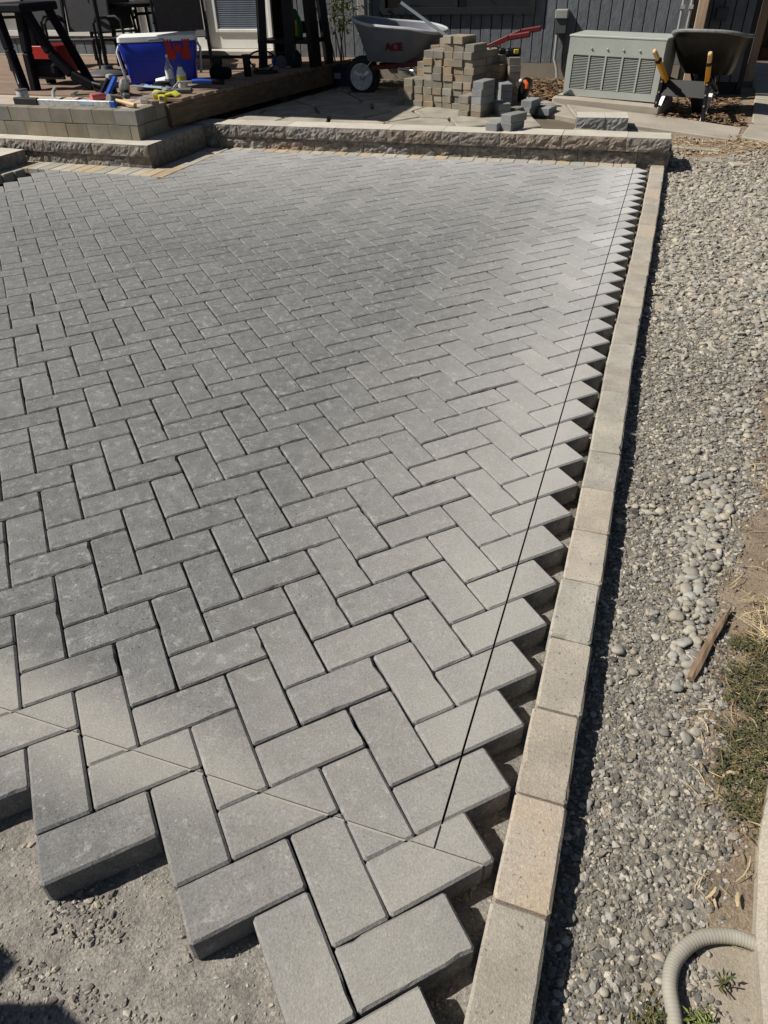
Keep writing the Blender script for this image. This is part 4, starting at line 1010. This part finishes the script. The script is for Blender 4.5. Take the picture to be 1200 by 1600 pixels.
# things in front of the cooler
def bottle(label, loc, h, r, body, cap, band=None, neck=.35):
    t = thing("bottle", label, "bottle", loc)
    MB().lathe([(r * .9, 0), (r, .008), (r, h * .55), (r * .92, h * .62), (r * neck, h * .82), (r * neck * .8, h * .93)], 18).build("body", body, t, True)
    MB().cone((0, 0, h * .925), (0, 0, h), r * neck * .95, seg=14).build("cap", cap, t)
    if band: MB().lathe([(r * 1.01, h * .28), (r * 1.015, h * .29), (r * 1.015, h * .52), (r * 1.01, h * .53)], 18).build("label_band", band, t, True)
    return t
bottle("tall clear plastic bottle with slim neck in front of the cooler", (-3.82, 5.52, DZ), .235, .033, M['clear'], M['white_plastic'], M['white_plastic'], .3)
bottle("squat white bottle with yellow label and dark cap beside the clear bottle", (-3.71, 5.52, DZ), .165, .04, M['white_plastic'], M['dk_grey'], M['label'], .55)
bottle("pale blue wrapped bottle between the clear and white bottles", (-3.77, 5.585, DZ), .12, .036, M['lightblue'], M['lightblue'], None, .6)
o = MB().lathe([(.022, 0), (.03, .004), (.033, .09), (.028, .095)], 16).build("cup", M['white_plastic'], None, True); o.location = (-3.95, 5.50, .40); o.rotation_euler = (0, R(82), R(15)); tag(o, "white plastic cup lying on its side before the cooler", "cup")

# ---------------------------------------------------------------- tools spread on the landing
LZ = .3505
def tool(name, label, cat, loc, rz=0, tilt=(0, 0)): return thing(name, label, cat, loc, (tilt[0], tilt[1], rz))
t = tool("spirit_level", "scuffed aluminium box level with black end lying along the landing edge", "level", (-4.22, 4.60, LZ), R(1))
MB().box((.12, 0, .022), (.66, .026, .044), bev=.003).build("beam", M['alu_dull'], t)
MB().box((-.32, 0, .026), (.23, .04, .052), bev=.008).build("rubber_end", M['rubber'], t); MB().box((.47, 0, .022), (.045, .028, .046), bev=.004).build("end_cap", M['blue_tool'], t)
MB().box((.24, -.0135, .026), (.12, .002, .02)).build("vial", M['lightblue'], t)
t = tool("rubber_mallet", "grey rubber mallet with pale hickory handle on the landing corner", "mallet", (-3.80, 4.70, LZ), R(-18))
MB().lathe([(.03, -.055), (.036, -.05), (.036, .05), (.03, .055)], 20, Matrix.Translation((0, 0, .037)) @ Matrix.Rotation(R(78), 4, 'X')).build("head", M['mallet'], t, True)
MB().tube([(0, -.01, .04), (.12, -.015, .035), (.27, -.02, .022)], [.012, .014, .016], 10).build("handle", M['hickory'], t, True)
t = tool("steel_square", "steel carpenter square with a blue stripe leaning over the tools", "square", (-3.56, 5.0, LZ + .03), R(8), (R(3), 0))
MB().bar((.0, .1, .03), (-.28, -.32, -.02), .03, .003, bev=.0005).build("blade", M['alu'], t)
MB().bar((.0, .1, .034), (-.38, .22, .03), .045, .004).build("tongue", M['alu'], t); MB().bar((-.06, .119, .038), (-.24, .176, .036), .02, .005).build("blue_stripe", M['lightblue'], t)
def blob(pts_, r, m, parent, name="body"): return MB().tube(pts_, r, 12).build(name, m, parent, True)
t = tool("work_gloves", "crumpled lime yellow work gloves behind the mallet", "gloves", (-3.62, 5.06, LZ), R(10))
MB().box((0, 0, .025), (.14, .09, .05), rot=(.1, .2, .2), bev=.022, seg=2).build("palm", M['lime'], t, True)
for k in range(4): blob([(.05, -.03 + .022 * k, .03), (.1, -.035 + .026 * k, .04), (.14, -.04 + .027 * k, .02)], [.012, .012, .009], M['lime'], t, "finger")
t = tool("tape_measure", "small yellow tape measure beside the paver scraps", "tape measure", (-3.52, 4.92, LZ), R(5)); MB().box((0, 0, .025), (.07, .035, .05), bev=.012, seg=2).build("case", M['yellow_plastic'], t); MB().box((0, -.019, .025), (.03, .003, .03), bev=.004).build("clip", M['dk_grey'], t)
t = tool("chalk_bottle", "pink red chalk bottle lying among the tools", "bottle", (-4.06, 4.85, LZ + .03), R(60)); blob([(-.06, 0, 0), (.02, 0, .0), (.05, 0, .0), (.065, 0, .0)], [.03, .03, .02, .01], M['pink'], t); MB().cone((.062, 0, 0), (.09, 0, 0), .01).build("nozzle", M['red_plastic'], t)
t = tool("tool_pouch", "crumpled black tool pouch with dark straps behind the pink bottle", "tool pouch", (-4.22, 5.16, LZ), R(-20)); MB().box((0, 0, .04), (.2, .11, .08), rot=(.1, .15, 0), bev=.03, seg=2).build("pouch", M['navy_black'], t, True); MB().tube([(-.12, -.02, .03), (-.05, -.07, .09), (.06, -.07, .08), (.13, -.03, .02)], .012).build("strap", M['black'], t, True); MB().tube([(.0, .02, .08), (.06, .05, .14), (.1, .02, .03)], .01).build("strap", M['dk_grey'], t, True)
t = tool("rasp", "dark flat file with a pale grip lying between pouch and hammer", "file", (-4.3, 5.05, LZ), R(-8)); MB().box((.06, 0, .012), (.24, .022, .008)).build("blade", M['dk_grey'], t); MB().cone((-.06, 0, .014), (-.15, 0, .014), .012, .015).build("grip", M['grey_plastic'], t)
t = tool("pry_bar", "blue and black handled tool standing slanted in the heap", "hand tool", (-4.08, 5.02, LZ), R(-28))
MB().bar((-.05, .1, .13), (.1, -.08, .02), .045, .03, bev=.01).build("grip", M['blue_tool'], t); MB().bar((-.1, .06, .12), (.05, -.12, .015), .04, .03, bev=.012).build("grip", M['black'], t); MB().box((-.1, .08, .13), (.07, .06, .045), bev=.018, seg=2).build("head", M['grey_plastic'], t)
t = tool("drill", "grey white power drill body lying behind the mallet", "drill", (-3.97, 5.08, LZ), R(-50)); MB().lathe([(.02, -.09), (.04, -.08), (.043, .0), (.035, .07), (.02, .1)], 16, Matrix.Translation((0, 0, .075)) @ Matrix.Rotation(R(65), 4, 'Y')).build("body", M['grey_plastic'], t, True); MB().bar((.02, 0, .06), (.05, .0, .0), .035, .04, bev=.01).build("grip", M['black'], t); MB().box((.06, 0, .02), (.08, .06, .035), bev=.01).build("battery", M['dk_grey'], t)
t = tool("hammer", "hammer with olive handle and steel head left of the heap", "hammer", (-4.35, 4.95, LZ), R(20)); MB().bar((0, 0, .03), (.3, .02, .03), .028, .02, bev=.008).build("handle", M['olive'], t); MB().cone((-.01, -.06, .03), (-.01, .05, .03), .016).build("head", M['steel'], t)
t = tool("chisel", "cold chisel with pale blue shaft in front of the hammer", "chisel", (-4.2, 4.74, LZ), R(6)); MB().cone((-.12, 0, .014), (.1, 0, .014), .011).build("shaft", M['lightblue'], t); MB().cone((.1, 0, .014), (.18, 0, .014), .011, .005).build("tip", M['steel'], t)
t = tool("crowbar", "bent grey crowbar behind the level", "crowbar", (-4.5, 4.82, LZ), R(-30)); MB().tube([(-.14, .1, .06), (-.06, .05, .05), (.06, 0, .02), (.2, -.02, .014), (.3, .0, .014)], .014).build("bar", M['grey_plastic'], t, True); MB().box((.31, 0, .014), (.03, .03, .02)).build("claw", M['steel'], t)
t = tool("paint_can", "small silver can standing at the left edge of the landing", "can", (-4.68, 4.72, LZ)); MB().lathe([(.04, 0), (.045, .004), (.045, .08), (.042, .085)], 18).build("body", M['alu_dull'], t, True); MB().lathe([(.046, .082), (.048, .086), (.046, .09)], 18).build("rim", M['dk_grey'], t)
t = tool("trowel", "steel trowel with a blue handle lying on the deck edge", "trowel", (-3.55, 5.42, DZ), R(24))
MB().loft([[(-.02, -.05, .012), (-.02, .05, .012), (-.02, .05, .016), (-.02, -.05, .016)], [(-.2, -.06, .006), (-.2, .06, .006), (-.2, .06, .009), (-.2, -.06, .009)]]).build("blade", M['dk_grey'], t)
MB().tube([(-.16, 0, .02), (-.11, 0, .06), (0, 0, .06)], .008).build("shank", M['steel'], t, True); blob([(0, 0, .06), (.06, 0, .06), (.16, 0, .055)], [.016, .019, .015], M['blue_tool'], t, "handle"); blob([(.16, 0, .055), (.26, .0, .05)], [.02, .022], M['navy_black'], t, "grip")
t = tool("joint_raker", "grey handled jointing tool on the deck edge before the trowel", "hand tool", (-3.52, 5.24, DZ), R(15)); MB().box((0, 0, .02), (.13, .04, .035), bev=.01).build("body", M['dk_grey'], t); MB().tube([(-.06, 0, .02), (-.14, .01, .05), (-.2, .0, .01)], .007).build("shank", M['steel'], t, True)
t = tool("sanding_block", "dark round sanding pad beside the cooler foot", "sanding pad", (-3.98, 5.35, LZ + .015)); MB().lathe([(.05, 0), (.06, .01), (.055, .03), (.02, .045)], 16).build("pad", M['dk_grey'], t, True); MB().box((.05, -.02, .03), (.05, .03, .03), bev=.008).build("grip", M['blue_tool'], t)
t = tool("black_straps", "heap of dark blue and black straps around the bottles", "straps", (-3.83, 5.38, LZ + .015)); 
for k in range(3): MB().tube([(.09 * math.cos(a) * (1 - .15 * k), .045 * math.sin(a) + .01 * k, .014 + .016 * k) for a in np.linspace(0, 6.28, 13)[:-1]], .011, 6, True).build("coil", M['navy_black'], t, True)
for k, (x, y) in enumerate([(-3.62, 4.83), (-3.545, 4.80), (-3.50, 4.78)]):
    o = MB().box((0, 0, .016), (.06, .05, .032), bev=.004).build("paver_scrap", M['pile']); o.location = (x, y, LZ); o.rotation_euler = (0, 0, .3 * k); tag(o, ["largest brown paver scrap behind the mallet handle", "middle brown paver scrap in the row behind the mallet", "rightmost paver scrap near the landing corner"][k], "paver scrap", "paver scraps on the landing")
# deck, farther back
t = tool("knee_pad", "dark padded kneeler and glove heap standing on the shaded deck", "knee pads", (-3.66, 6.08, DZ), R(15)); MB().box((0, 0, .045), (.19, .12, .09), bev=.03, seg=2).build("pad", M['navy_black'], t, True); MB().box((-.02, 0, .13), (.09, .07, .09), bev=.03, seg=2).build("cuff", M['black'], t, True)
t = tool("black_tube", "upright short black pipe on the shaded deck", "pipe", (-3.49, 6.27, DZ)); MB().lathe([(.032, 0), (.034, .003), (.034, .145), (.043, .15), (.043, .165), (.036, .168)], 18).build("body", M['black'], t, True)
t = tool("cable_coil", "loose coil of black cable on the deck before the shelf", "cable", (-3.45, 6.5, DZ)); MB().tube([(.13 * math.cos(a), .03 * math.sin(2 * a), .09 + .085 * math.sin(a)) for a in np.linspace(0, 6.28, 22)[:-1]], .008, 6, True).build("loop", M['black'], t, True); MB().tube([(.12 * math.cos(a) + .02, .1 * math.sin(a), .01) for a in np.linspace(0, 6.28, 22)[:-1]], .008, 6, True).build("loop", M['black'], t, True)
t = tool("circular_saw", "blue circular saw lying on the deck under the black shelf", "saw", (-3.47, 6.93, DZ), R(10)); MB().box((0, 0, .05), (.18, .09, .07), bev=.025, seg=2).build("body", M['blue_tool'], t, True); MB().cone((.02, -.05, .05), (.02, -.065, .05), .055, seg=20).build("blade_guard", M['dk_grey'], t); MB().box((0, 0, .008), (.22, .12, .01)).build("base_plate", M['steel'], t); MB().tube([(-.05, 0, .08), (-.02, 0, .12), (.05, 0, .11)], .013).build("handle", M['black'], t, True)
sh = thing("black_cart", "tall black wooden cart with shelf and small wheels against the house", "cart", (-3.42, 7.1, DZ), (0, 0, R(-3)))
for x, y in ((-.26, -.14), (.07, -.16), (.30, -.1), (-.26, .2), (.30, .2)):
    MB().bar((x * .86, y * .8, .62), (x, y, .0), .10, .07).build("leg", M['black'], sh)
MB().box((0, .02, .205), (.58, .36, .03), bev=.003).build("shelf", M['black'], sh); MB().box((0, .02, .62), (.56, .36, .1)).build("top", M['black'], sh)
MB().bar((-.24, .2, .3), (.2, .2, .3), .02, .1).build("slat", M['black'], sh)
for x in (.14,): MB().lathe([(.055, -.014), (.07, -.01), (.07, .01), (.055, .014)], 20, Matrix.Translation((x, -.17, .075)) @ Matrix.Rotation(R(78), 4, 'Y')).build("wheel", M['rubber'], sh, True)
t = thing("seed_bag", "green bag with yellow print standing on the cart shelf", "bag", (-3.38, 7.1, DZ + .222)); MB().loft([rrl(.075, .04, 0, .02), rrl(.085, .05, .06, .03), rrl(.07, .04, .16, .03), rrl(.03, .02, .235, .015)]).build("body", M['green'], t, True); MB().box((.02, -.047, .085), (.07, .012, .13), bev=.005).build("print", M['bag_yellow'], t)

lp = thing("leaning_pole", "slim black pole leaning against the white door frame left of the cart", "pole", (-3.66, 6.86, DZ)); MB().cone((0, 0, 0), (-.20, .55, 1.15), .017).build("shaft", M['black'], lp); MB().cone((0, 0, 0), (-.006, .016, .034), .021).build("foot", M['rubber'], lp)
# sapling in a bucket
bk = thing("bucket", "dark blue bucket with a pale label at the deck corner beside the wheel", "bucket", (-3.04, 7.42, .135)); MB().lathe([(.085, 0), (.1, .01), (.115, .19), (.12, .2), (.105, .2), (.09, .03)], 20).build("body", M['pot'], bk, True); MB().box((.0, -.108, .12), (.07, .008, .05)).build("sticker", M['grey_plastic'], bk)
sp = thing("sapling", "spindly sapling with yellow green leaves growing beside the wheelbarrow", "sapling", (-3.04, 7.44, .17))
tk = MB()
stems = [[(0, 0, 0), (-.01, 0, .25), (-.05, 0, .45), (-.08, 0, .75)], [(.02, 0, 0), (.0, .0, .3), (.03, .02, .5), (.02, .02, .85)], [(.05, 0, 0), (.01, 0, .35), (-.02, 0, .6)], [(-.03, 0, .0), (-.09, 0, .3), (-.14, 0, .5)]]
for s_ in stems: tk.tube(s_, [.008, .007, .006, .004][:len(s_)], 6)
tk.build("trunk", M['bark'], sp)
V, F = [], []
for k in range(1000):
    q = random.random(); cx_, cy_, cz_ = random.gauss(.01, .085), random.gauss(0, .07), random.uniform(.44, 1.15)
    a = Vector((random.gauss(0, 1), random.gauss(0, 1), random.gauss(0, .6))).normalized(); b = a.cross(Vector((random.random(), random.random(), 1))).normalized(); l = random.uniform(.016, .034)
    o_ = len(V); c0 = Vector((cx_, cy_, cz_)); V += [c0 - a * l, c0 + b * l * .38, c0 + a * l, c0 - b * l * .38]; F.append((o_, o_ + 1, o_ + 2, o_ + 3))
o = link(bpy.data.objects.new("crown", poly_mesh("crown", V, F, M['leaf'])), sp)

# ---------------------------------------------------------------- foreground right: hose, stick, kerb edge, plants, litter
hs = [(.60, -.75), (.52, -.45), (.47, -.22), (.452, -.12), (.436, -.04), (.434, .009), (.426, .058), (.436, .10), (.468, .139), (.511, .158), (.553, .158), (.60, .14), (.70, .10), (.85, .06)]
pp = []
for i in range(len(hs) - 1):
    p0, p1, p2, p3 = hs[max(i - 1, 0)], hs[i], hs[i + 1], hs[min(i + 2, len(hs) - 1)]
    for k in range(26):
        t_ = k / 26; pp.append(tuple(.5 * ((2 * p1[d]) + (-p0[d] + p2[d]) * t_ + (2 * p0[d] - 5 * p1[d] + 4 * p2[d] - p3[d]) * t_ ** 2 + (-p0[d] + 3 * p1[d] - 3 * p2[d] + p3[d]) * t_ ** 3) for d in (0, 1)))
hz = [(x, y, ground_z(x, y) + .0165 + .006 * math.sin(i * .02)) for i, (x, y) in enumerate(pp)]
hr = [.0116 + (-.0005 if i % 3 == 0 else .0002) for i in range(len(hz))]
o = MB().tube(hz, hr, 12).build("hose", M['hose'], None, 'all'); tag(o, "tan corrugated hose looping over the mud in the lower right corner", "hose")
kb = MB(); kx = [(.55, -.3), (.552, .05), (.549, .17), (.563, .33), (.59, .47), (.64, .58), (1.5, .7), (1.5, -.3)]
kv, kf = block_geo([(x, y) for x, y in kx][::-1] if area(kx) < 0 else kx, [True] * 8, -.1, -.008, .012, .012)
o = link(bpy.data.objects.new("concrete_edge", poly_mesh("concrete_edge", kv, kf, M['concrete']))); tag(o, "rough old concrete slab edge at the right margin above the hose", "slab", kind='structure')
stk = MB(); a = Vector((.452, .672, .0)); b = Vector((.538, .915, .004)); pts_ = [a.lerp(b, t_) + Vector((-.004 * math.sin(t_ * 3), 0, 0)) for t_ in np.linspace(0, 1, 8)]
loops = []
for i, p in enumerate(pts_):
    wdt = [.007, .0105, .010, .009, .0085, .009, .006, .0015][i]; loops.append([p + Vector((-wdt, .3 * wdt, -.012)), p + Vector((wdt, -.3 * wdt, -.012)), p + Vector((wdt * .9, -.2 * wdt, -.004 + .002 * (i % 2))), p + Vector((wdt * .1, 0, 0)), p + Vector((-wdt * .9, .3 * wdt, -.004))])
o = stk.loft(loops).build("stick", M['stick']); tag(o, "weathered grey brown stick lying on the pebbles by the weeds", "stick"); o.location = (0, 0, -.028)
def strips(name, n, region, zf, L_, W_, m, lift=.01, curl=.3, keep=None):
    V, F = [], []
    for _ in range(n):
        x, y = random.uniform(*region[0]), random.uniform(*region[1])
        if keep and not keep(x, y): continue
        a = random.uniform(0, 6.28); l = random.uniform(*L_) / 2; w = random.uniform(*W_); z = zf(x, y) + random.uniform(.002, lift); c = random.gauss(0, curl); tz = random.gauss(0, .25)
        dx, dy = math.cos(a), math.sin(a); o_ = len(V)
        for t_ in (-1, -.35, .35, 1):
            px, py = x + dx * l * t_ - dy * c * l * t_ * t_ * .5, y + dy * l * t_ + dx * c * l * t_ * t_ * .5; ww = w * (1 - .6 * abs(t_)); pz = z + tz * l * t_ * .6 + .25 * l * (1 - t_ * t_) * .4
            V += [(px - dy * ww, py + dx * ww, pz), (px + dy * ww, py - dx * ww, pz + ww * .6)]
        for k in range(3): F.append((o_ + 2 * k, o_ + 2 * k + 1, o_ + 2 * k + 3, o_ + 2 * k + 2))
    o = link(bpy.data.objects.new(name, poly_mesh(name, V, F, m))); o['kind'] = 'stuff'; return o
gz1_ = lambda x, y: float(gzv(np.float64(x), np.float64(y)))
wk = lambda x, y: x > gravel_edge(y) - .02 + .3 * nz(x, y, 7)
strips("dry_straw", 420, ((.44, .8), (.15, 1.6)), gz1_, (.015, .06), (.0006, .0016), M['straw'], .022, .4, wk)
strips("dry_straw", 130, ((.57, .70), (.80, .96)), gz1_, (.03, .09), (.0006, .0014), M['straw'], .05, .5)
strips("dry_straw", 220, ((.62, 1.3), (1.3, 3.4)), gz1_, (.02, .09), (.0008, .002), M['straw'], .03, .4, wk)
strips("dry_leaves", 16, ((.47, .62), (.2, .8)), gz1_, (.018, .038), (.0015, .0035), M['straw'], .02, .8)
strips("wood_chips", 2600, ((.27, 1.7), (5.35, 6.25)), lambda x, y: ground_z(x, y) + .004, (.012, .05), (.002, .007), M['chips'], .012, .3, lambda x, y: y > 5.62 - .12 * (x - .3) + .12 * nz(x, y, 6) and y < 6.1 + .1 * nz(x, y, 8))
strips("leaf_litter", 3000, ((-1.6, -.3), (6.9, 7.75)), lambda x, y: T(x) + .05 * sm(7.0, 7.9, y), (.02, .07), (.006, .016), M['litter'], .03, .5, lambda x, y: y > 7.0 + .2 * nz(x, y, 4))
strips("leaf_litter", 1600, ((.1, .95), (6.5, 7.9)), lambda x, y: T(x) + .0, (.02, .07), (.005, .012), M['litter'], .03, .5, lambda x, y: x < .80 and y > 6.5 + .2 * nz(x, y, 5))
strips("leaf_litter", 700, ((-3.2, -1.4), (7.1, 7.75)), lambda x, y: T(x), (.02, .06), (.005, .012), M['litter'], .03, .5)
# low mat of green weeds
V, F = [], []
def weed_keep(x, y): return x > np.interp(y, [.2, .35, .45, .62, .78, .95], [.56, .535, .50, .50, .525, .6]) + .10 * nz(x, y, 14) and (.30 + .1 * nz(x, y, 9) < y < .86) and nz(x, y, 22) > -.11
for _ in range(9000):
    x, y = random.uniform(.42, .82), random.uniform(.22, .95)
    if not weed_keep(x, y): continue
    z = gz1_(x, y) + .022 * max(0, .5 + nz(x, y, 18)) * random.random() ** .6 + .004
    for _k in range(3):
        a = random.uniform(0, 6.28); l = random.uniform(.0022, .0055); e = random.uniform(-.2, .9); dx, dy = math.cos(a), math.sin(a); o_ = len(V)
        x_, y_ = x + random.gauss(0, .003), y + random.gauss(0, .003); zz = z + random.uniform(-.004, .004)
        V += [(x_, y_, zz), (x_ + dx * l - dy * l * .4, y_ + dy * l + dx * l * .4, zz + e * l * .6), (x_ + dx * l * 2, y_ + dy * l * 2, zz + e * l), (x_ + dx * l + dy * l * .4, y_ + dy * l - dx * l * .4, zz + e * l * .6)]
        F.append((o_, o_ + 1, o_ + 2, o_ + 3))
o = link(bpy.data.objects.new("weeds", poly_mesh("weeds", V, F, M['moss']))); o['kind'] = 'stuff'
strips("dry_stems", 420, ((.47, .72), (.26, .88)), gz1_, (.012, .045), (.0005, .0011), M['litter'], .03, .6, lambda x, y: x > np.interp(y, [.2, .35, .45, .62, .78, .95], [.54, .52, .485, .48, .50, .56]))
def sprig(label, x, y, n, sp_, m=M['moss']):
    t = thing("weed_plant", label, "weed", (x, y, ground_z(x, y)))
    V, F = [], []
    for _ in range(n):
        a = random.uniform(0, 6.28); r = abs(random.gauss(0, sp_)); l = random.uniform(.004, .009); dx, dy = math.cos(a), math.sin(a); o_ = len(V); z = .004 + random.random() * .02; c0 = (r * dx, r * dy, z); b = random.uniform(0, 6.28); ex, ey = math.cos(b), math.sin(b)
        V += [c0, (c0[0] + ex * l - ey * l * .3, c0[1] + ey * l + ex * l * .3, z + l * .3), (c0[0] + ex * 2 * l, c0[1] + ey * 2 * l, z + l * .2), (c0[0] + ex * l + ey * l * .3, c0[1] + ey * l - ex * l * .3, z + l * .3)]; F.append((o_, o_ + 1, o_ + 2, o_ + 3))
    link(bpy.data.objects.new("leaves", poly_mesh("leaves", V, F, m)), t)
    s_ = MB()
    for k in range(5):
        a = 6.28 * k / 5; s_.tube([(0, 0, 0), (.02 * math.cos(a), .02 * math.sin(a), .012)], .0012, 5)
    s_.build("stem", M['bark'], t)
sprig("small yellowish weed inside the loop of the hose", .468, .02, 90, .012, M['leaf']); sprig("green tuft of weed left of the hose", .405, -.0, 110, .02)
sprig("tiny weed seedling on the mud beside the hose", .505, .088, 16, .006)

# pallet of pavers added out of frame on the left to cast shade on the screeded bed
pl = thing("shade_pallet", "unseen pallet of charcoal pavers added to cast shade on the screeded bed", "pallet", (-1.42, -.80, -.06), (0, 0, R(-13)))
for k in range(3): MB().box((0, -.3 + .3 * k, .05), (.8, .09, .09)).build("runner", M['wood_beam'], pl)
for k in range(5): MB().box((-.34 + .17 * k, 0, .105), (.12, .75, .02)).build("slat", M['deck_wood'], pl)
Vq, Fq = [], []
for lz in range(12):
    for i in range(7):
        for j in range(3):
            if lz > 9 and (i * 3 + j) % 4 in (0, 2) and i > 2: continue  # top layers left uneven to break up the edge of the cast shade
            p_, f_ = rrect(.098, .198, .003); dx_, dy_ = -.3 + .1 * i, -.2 + .2 * j
            block_geo([(a + dx_ + random.gauss(0, .002), b + dy_) for a, b in p_], f_, .116 + lz * .061, .116 + lz * .061 + .06, .0045, .003, Vq, Fq)
o = link(bpy.data.objects.new("pavers", poly_mesh("pavers", Vq, Fq, M['paver_far'])), pl); o['kind'] = 'stuff'
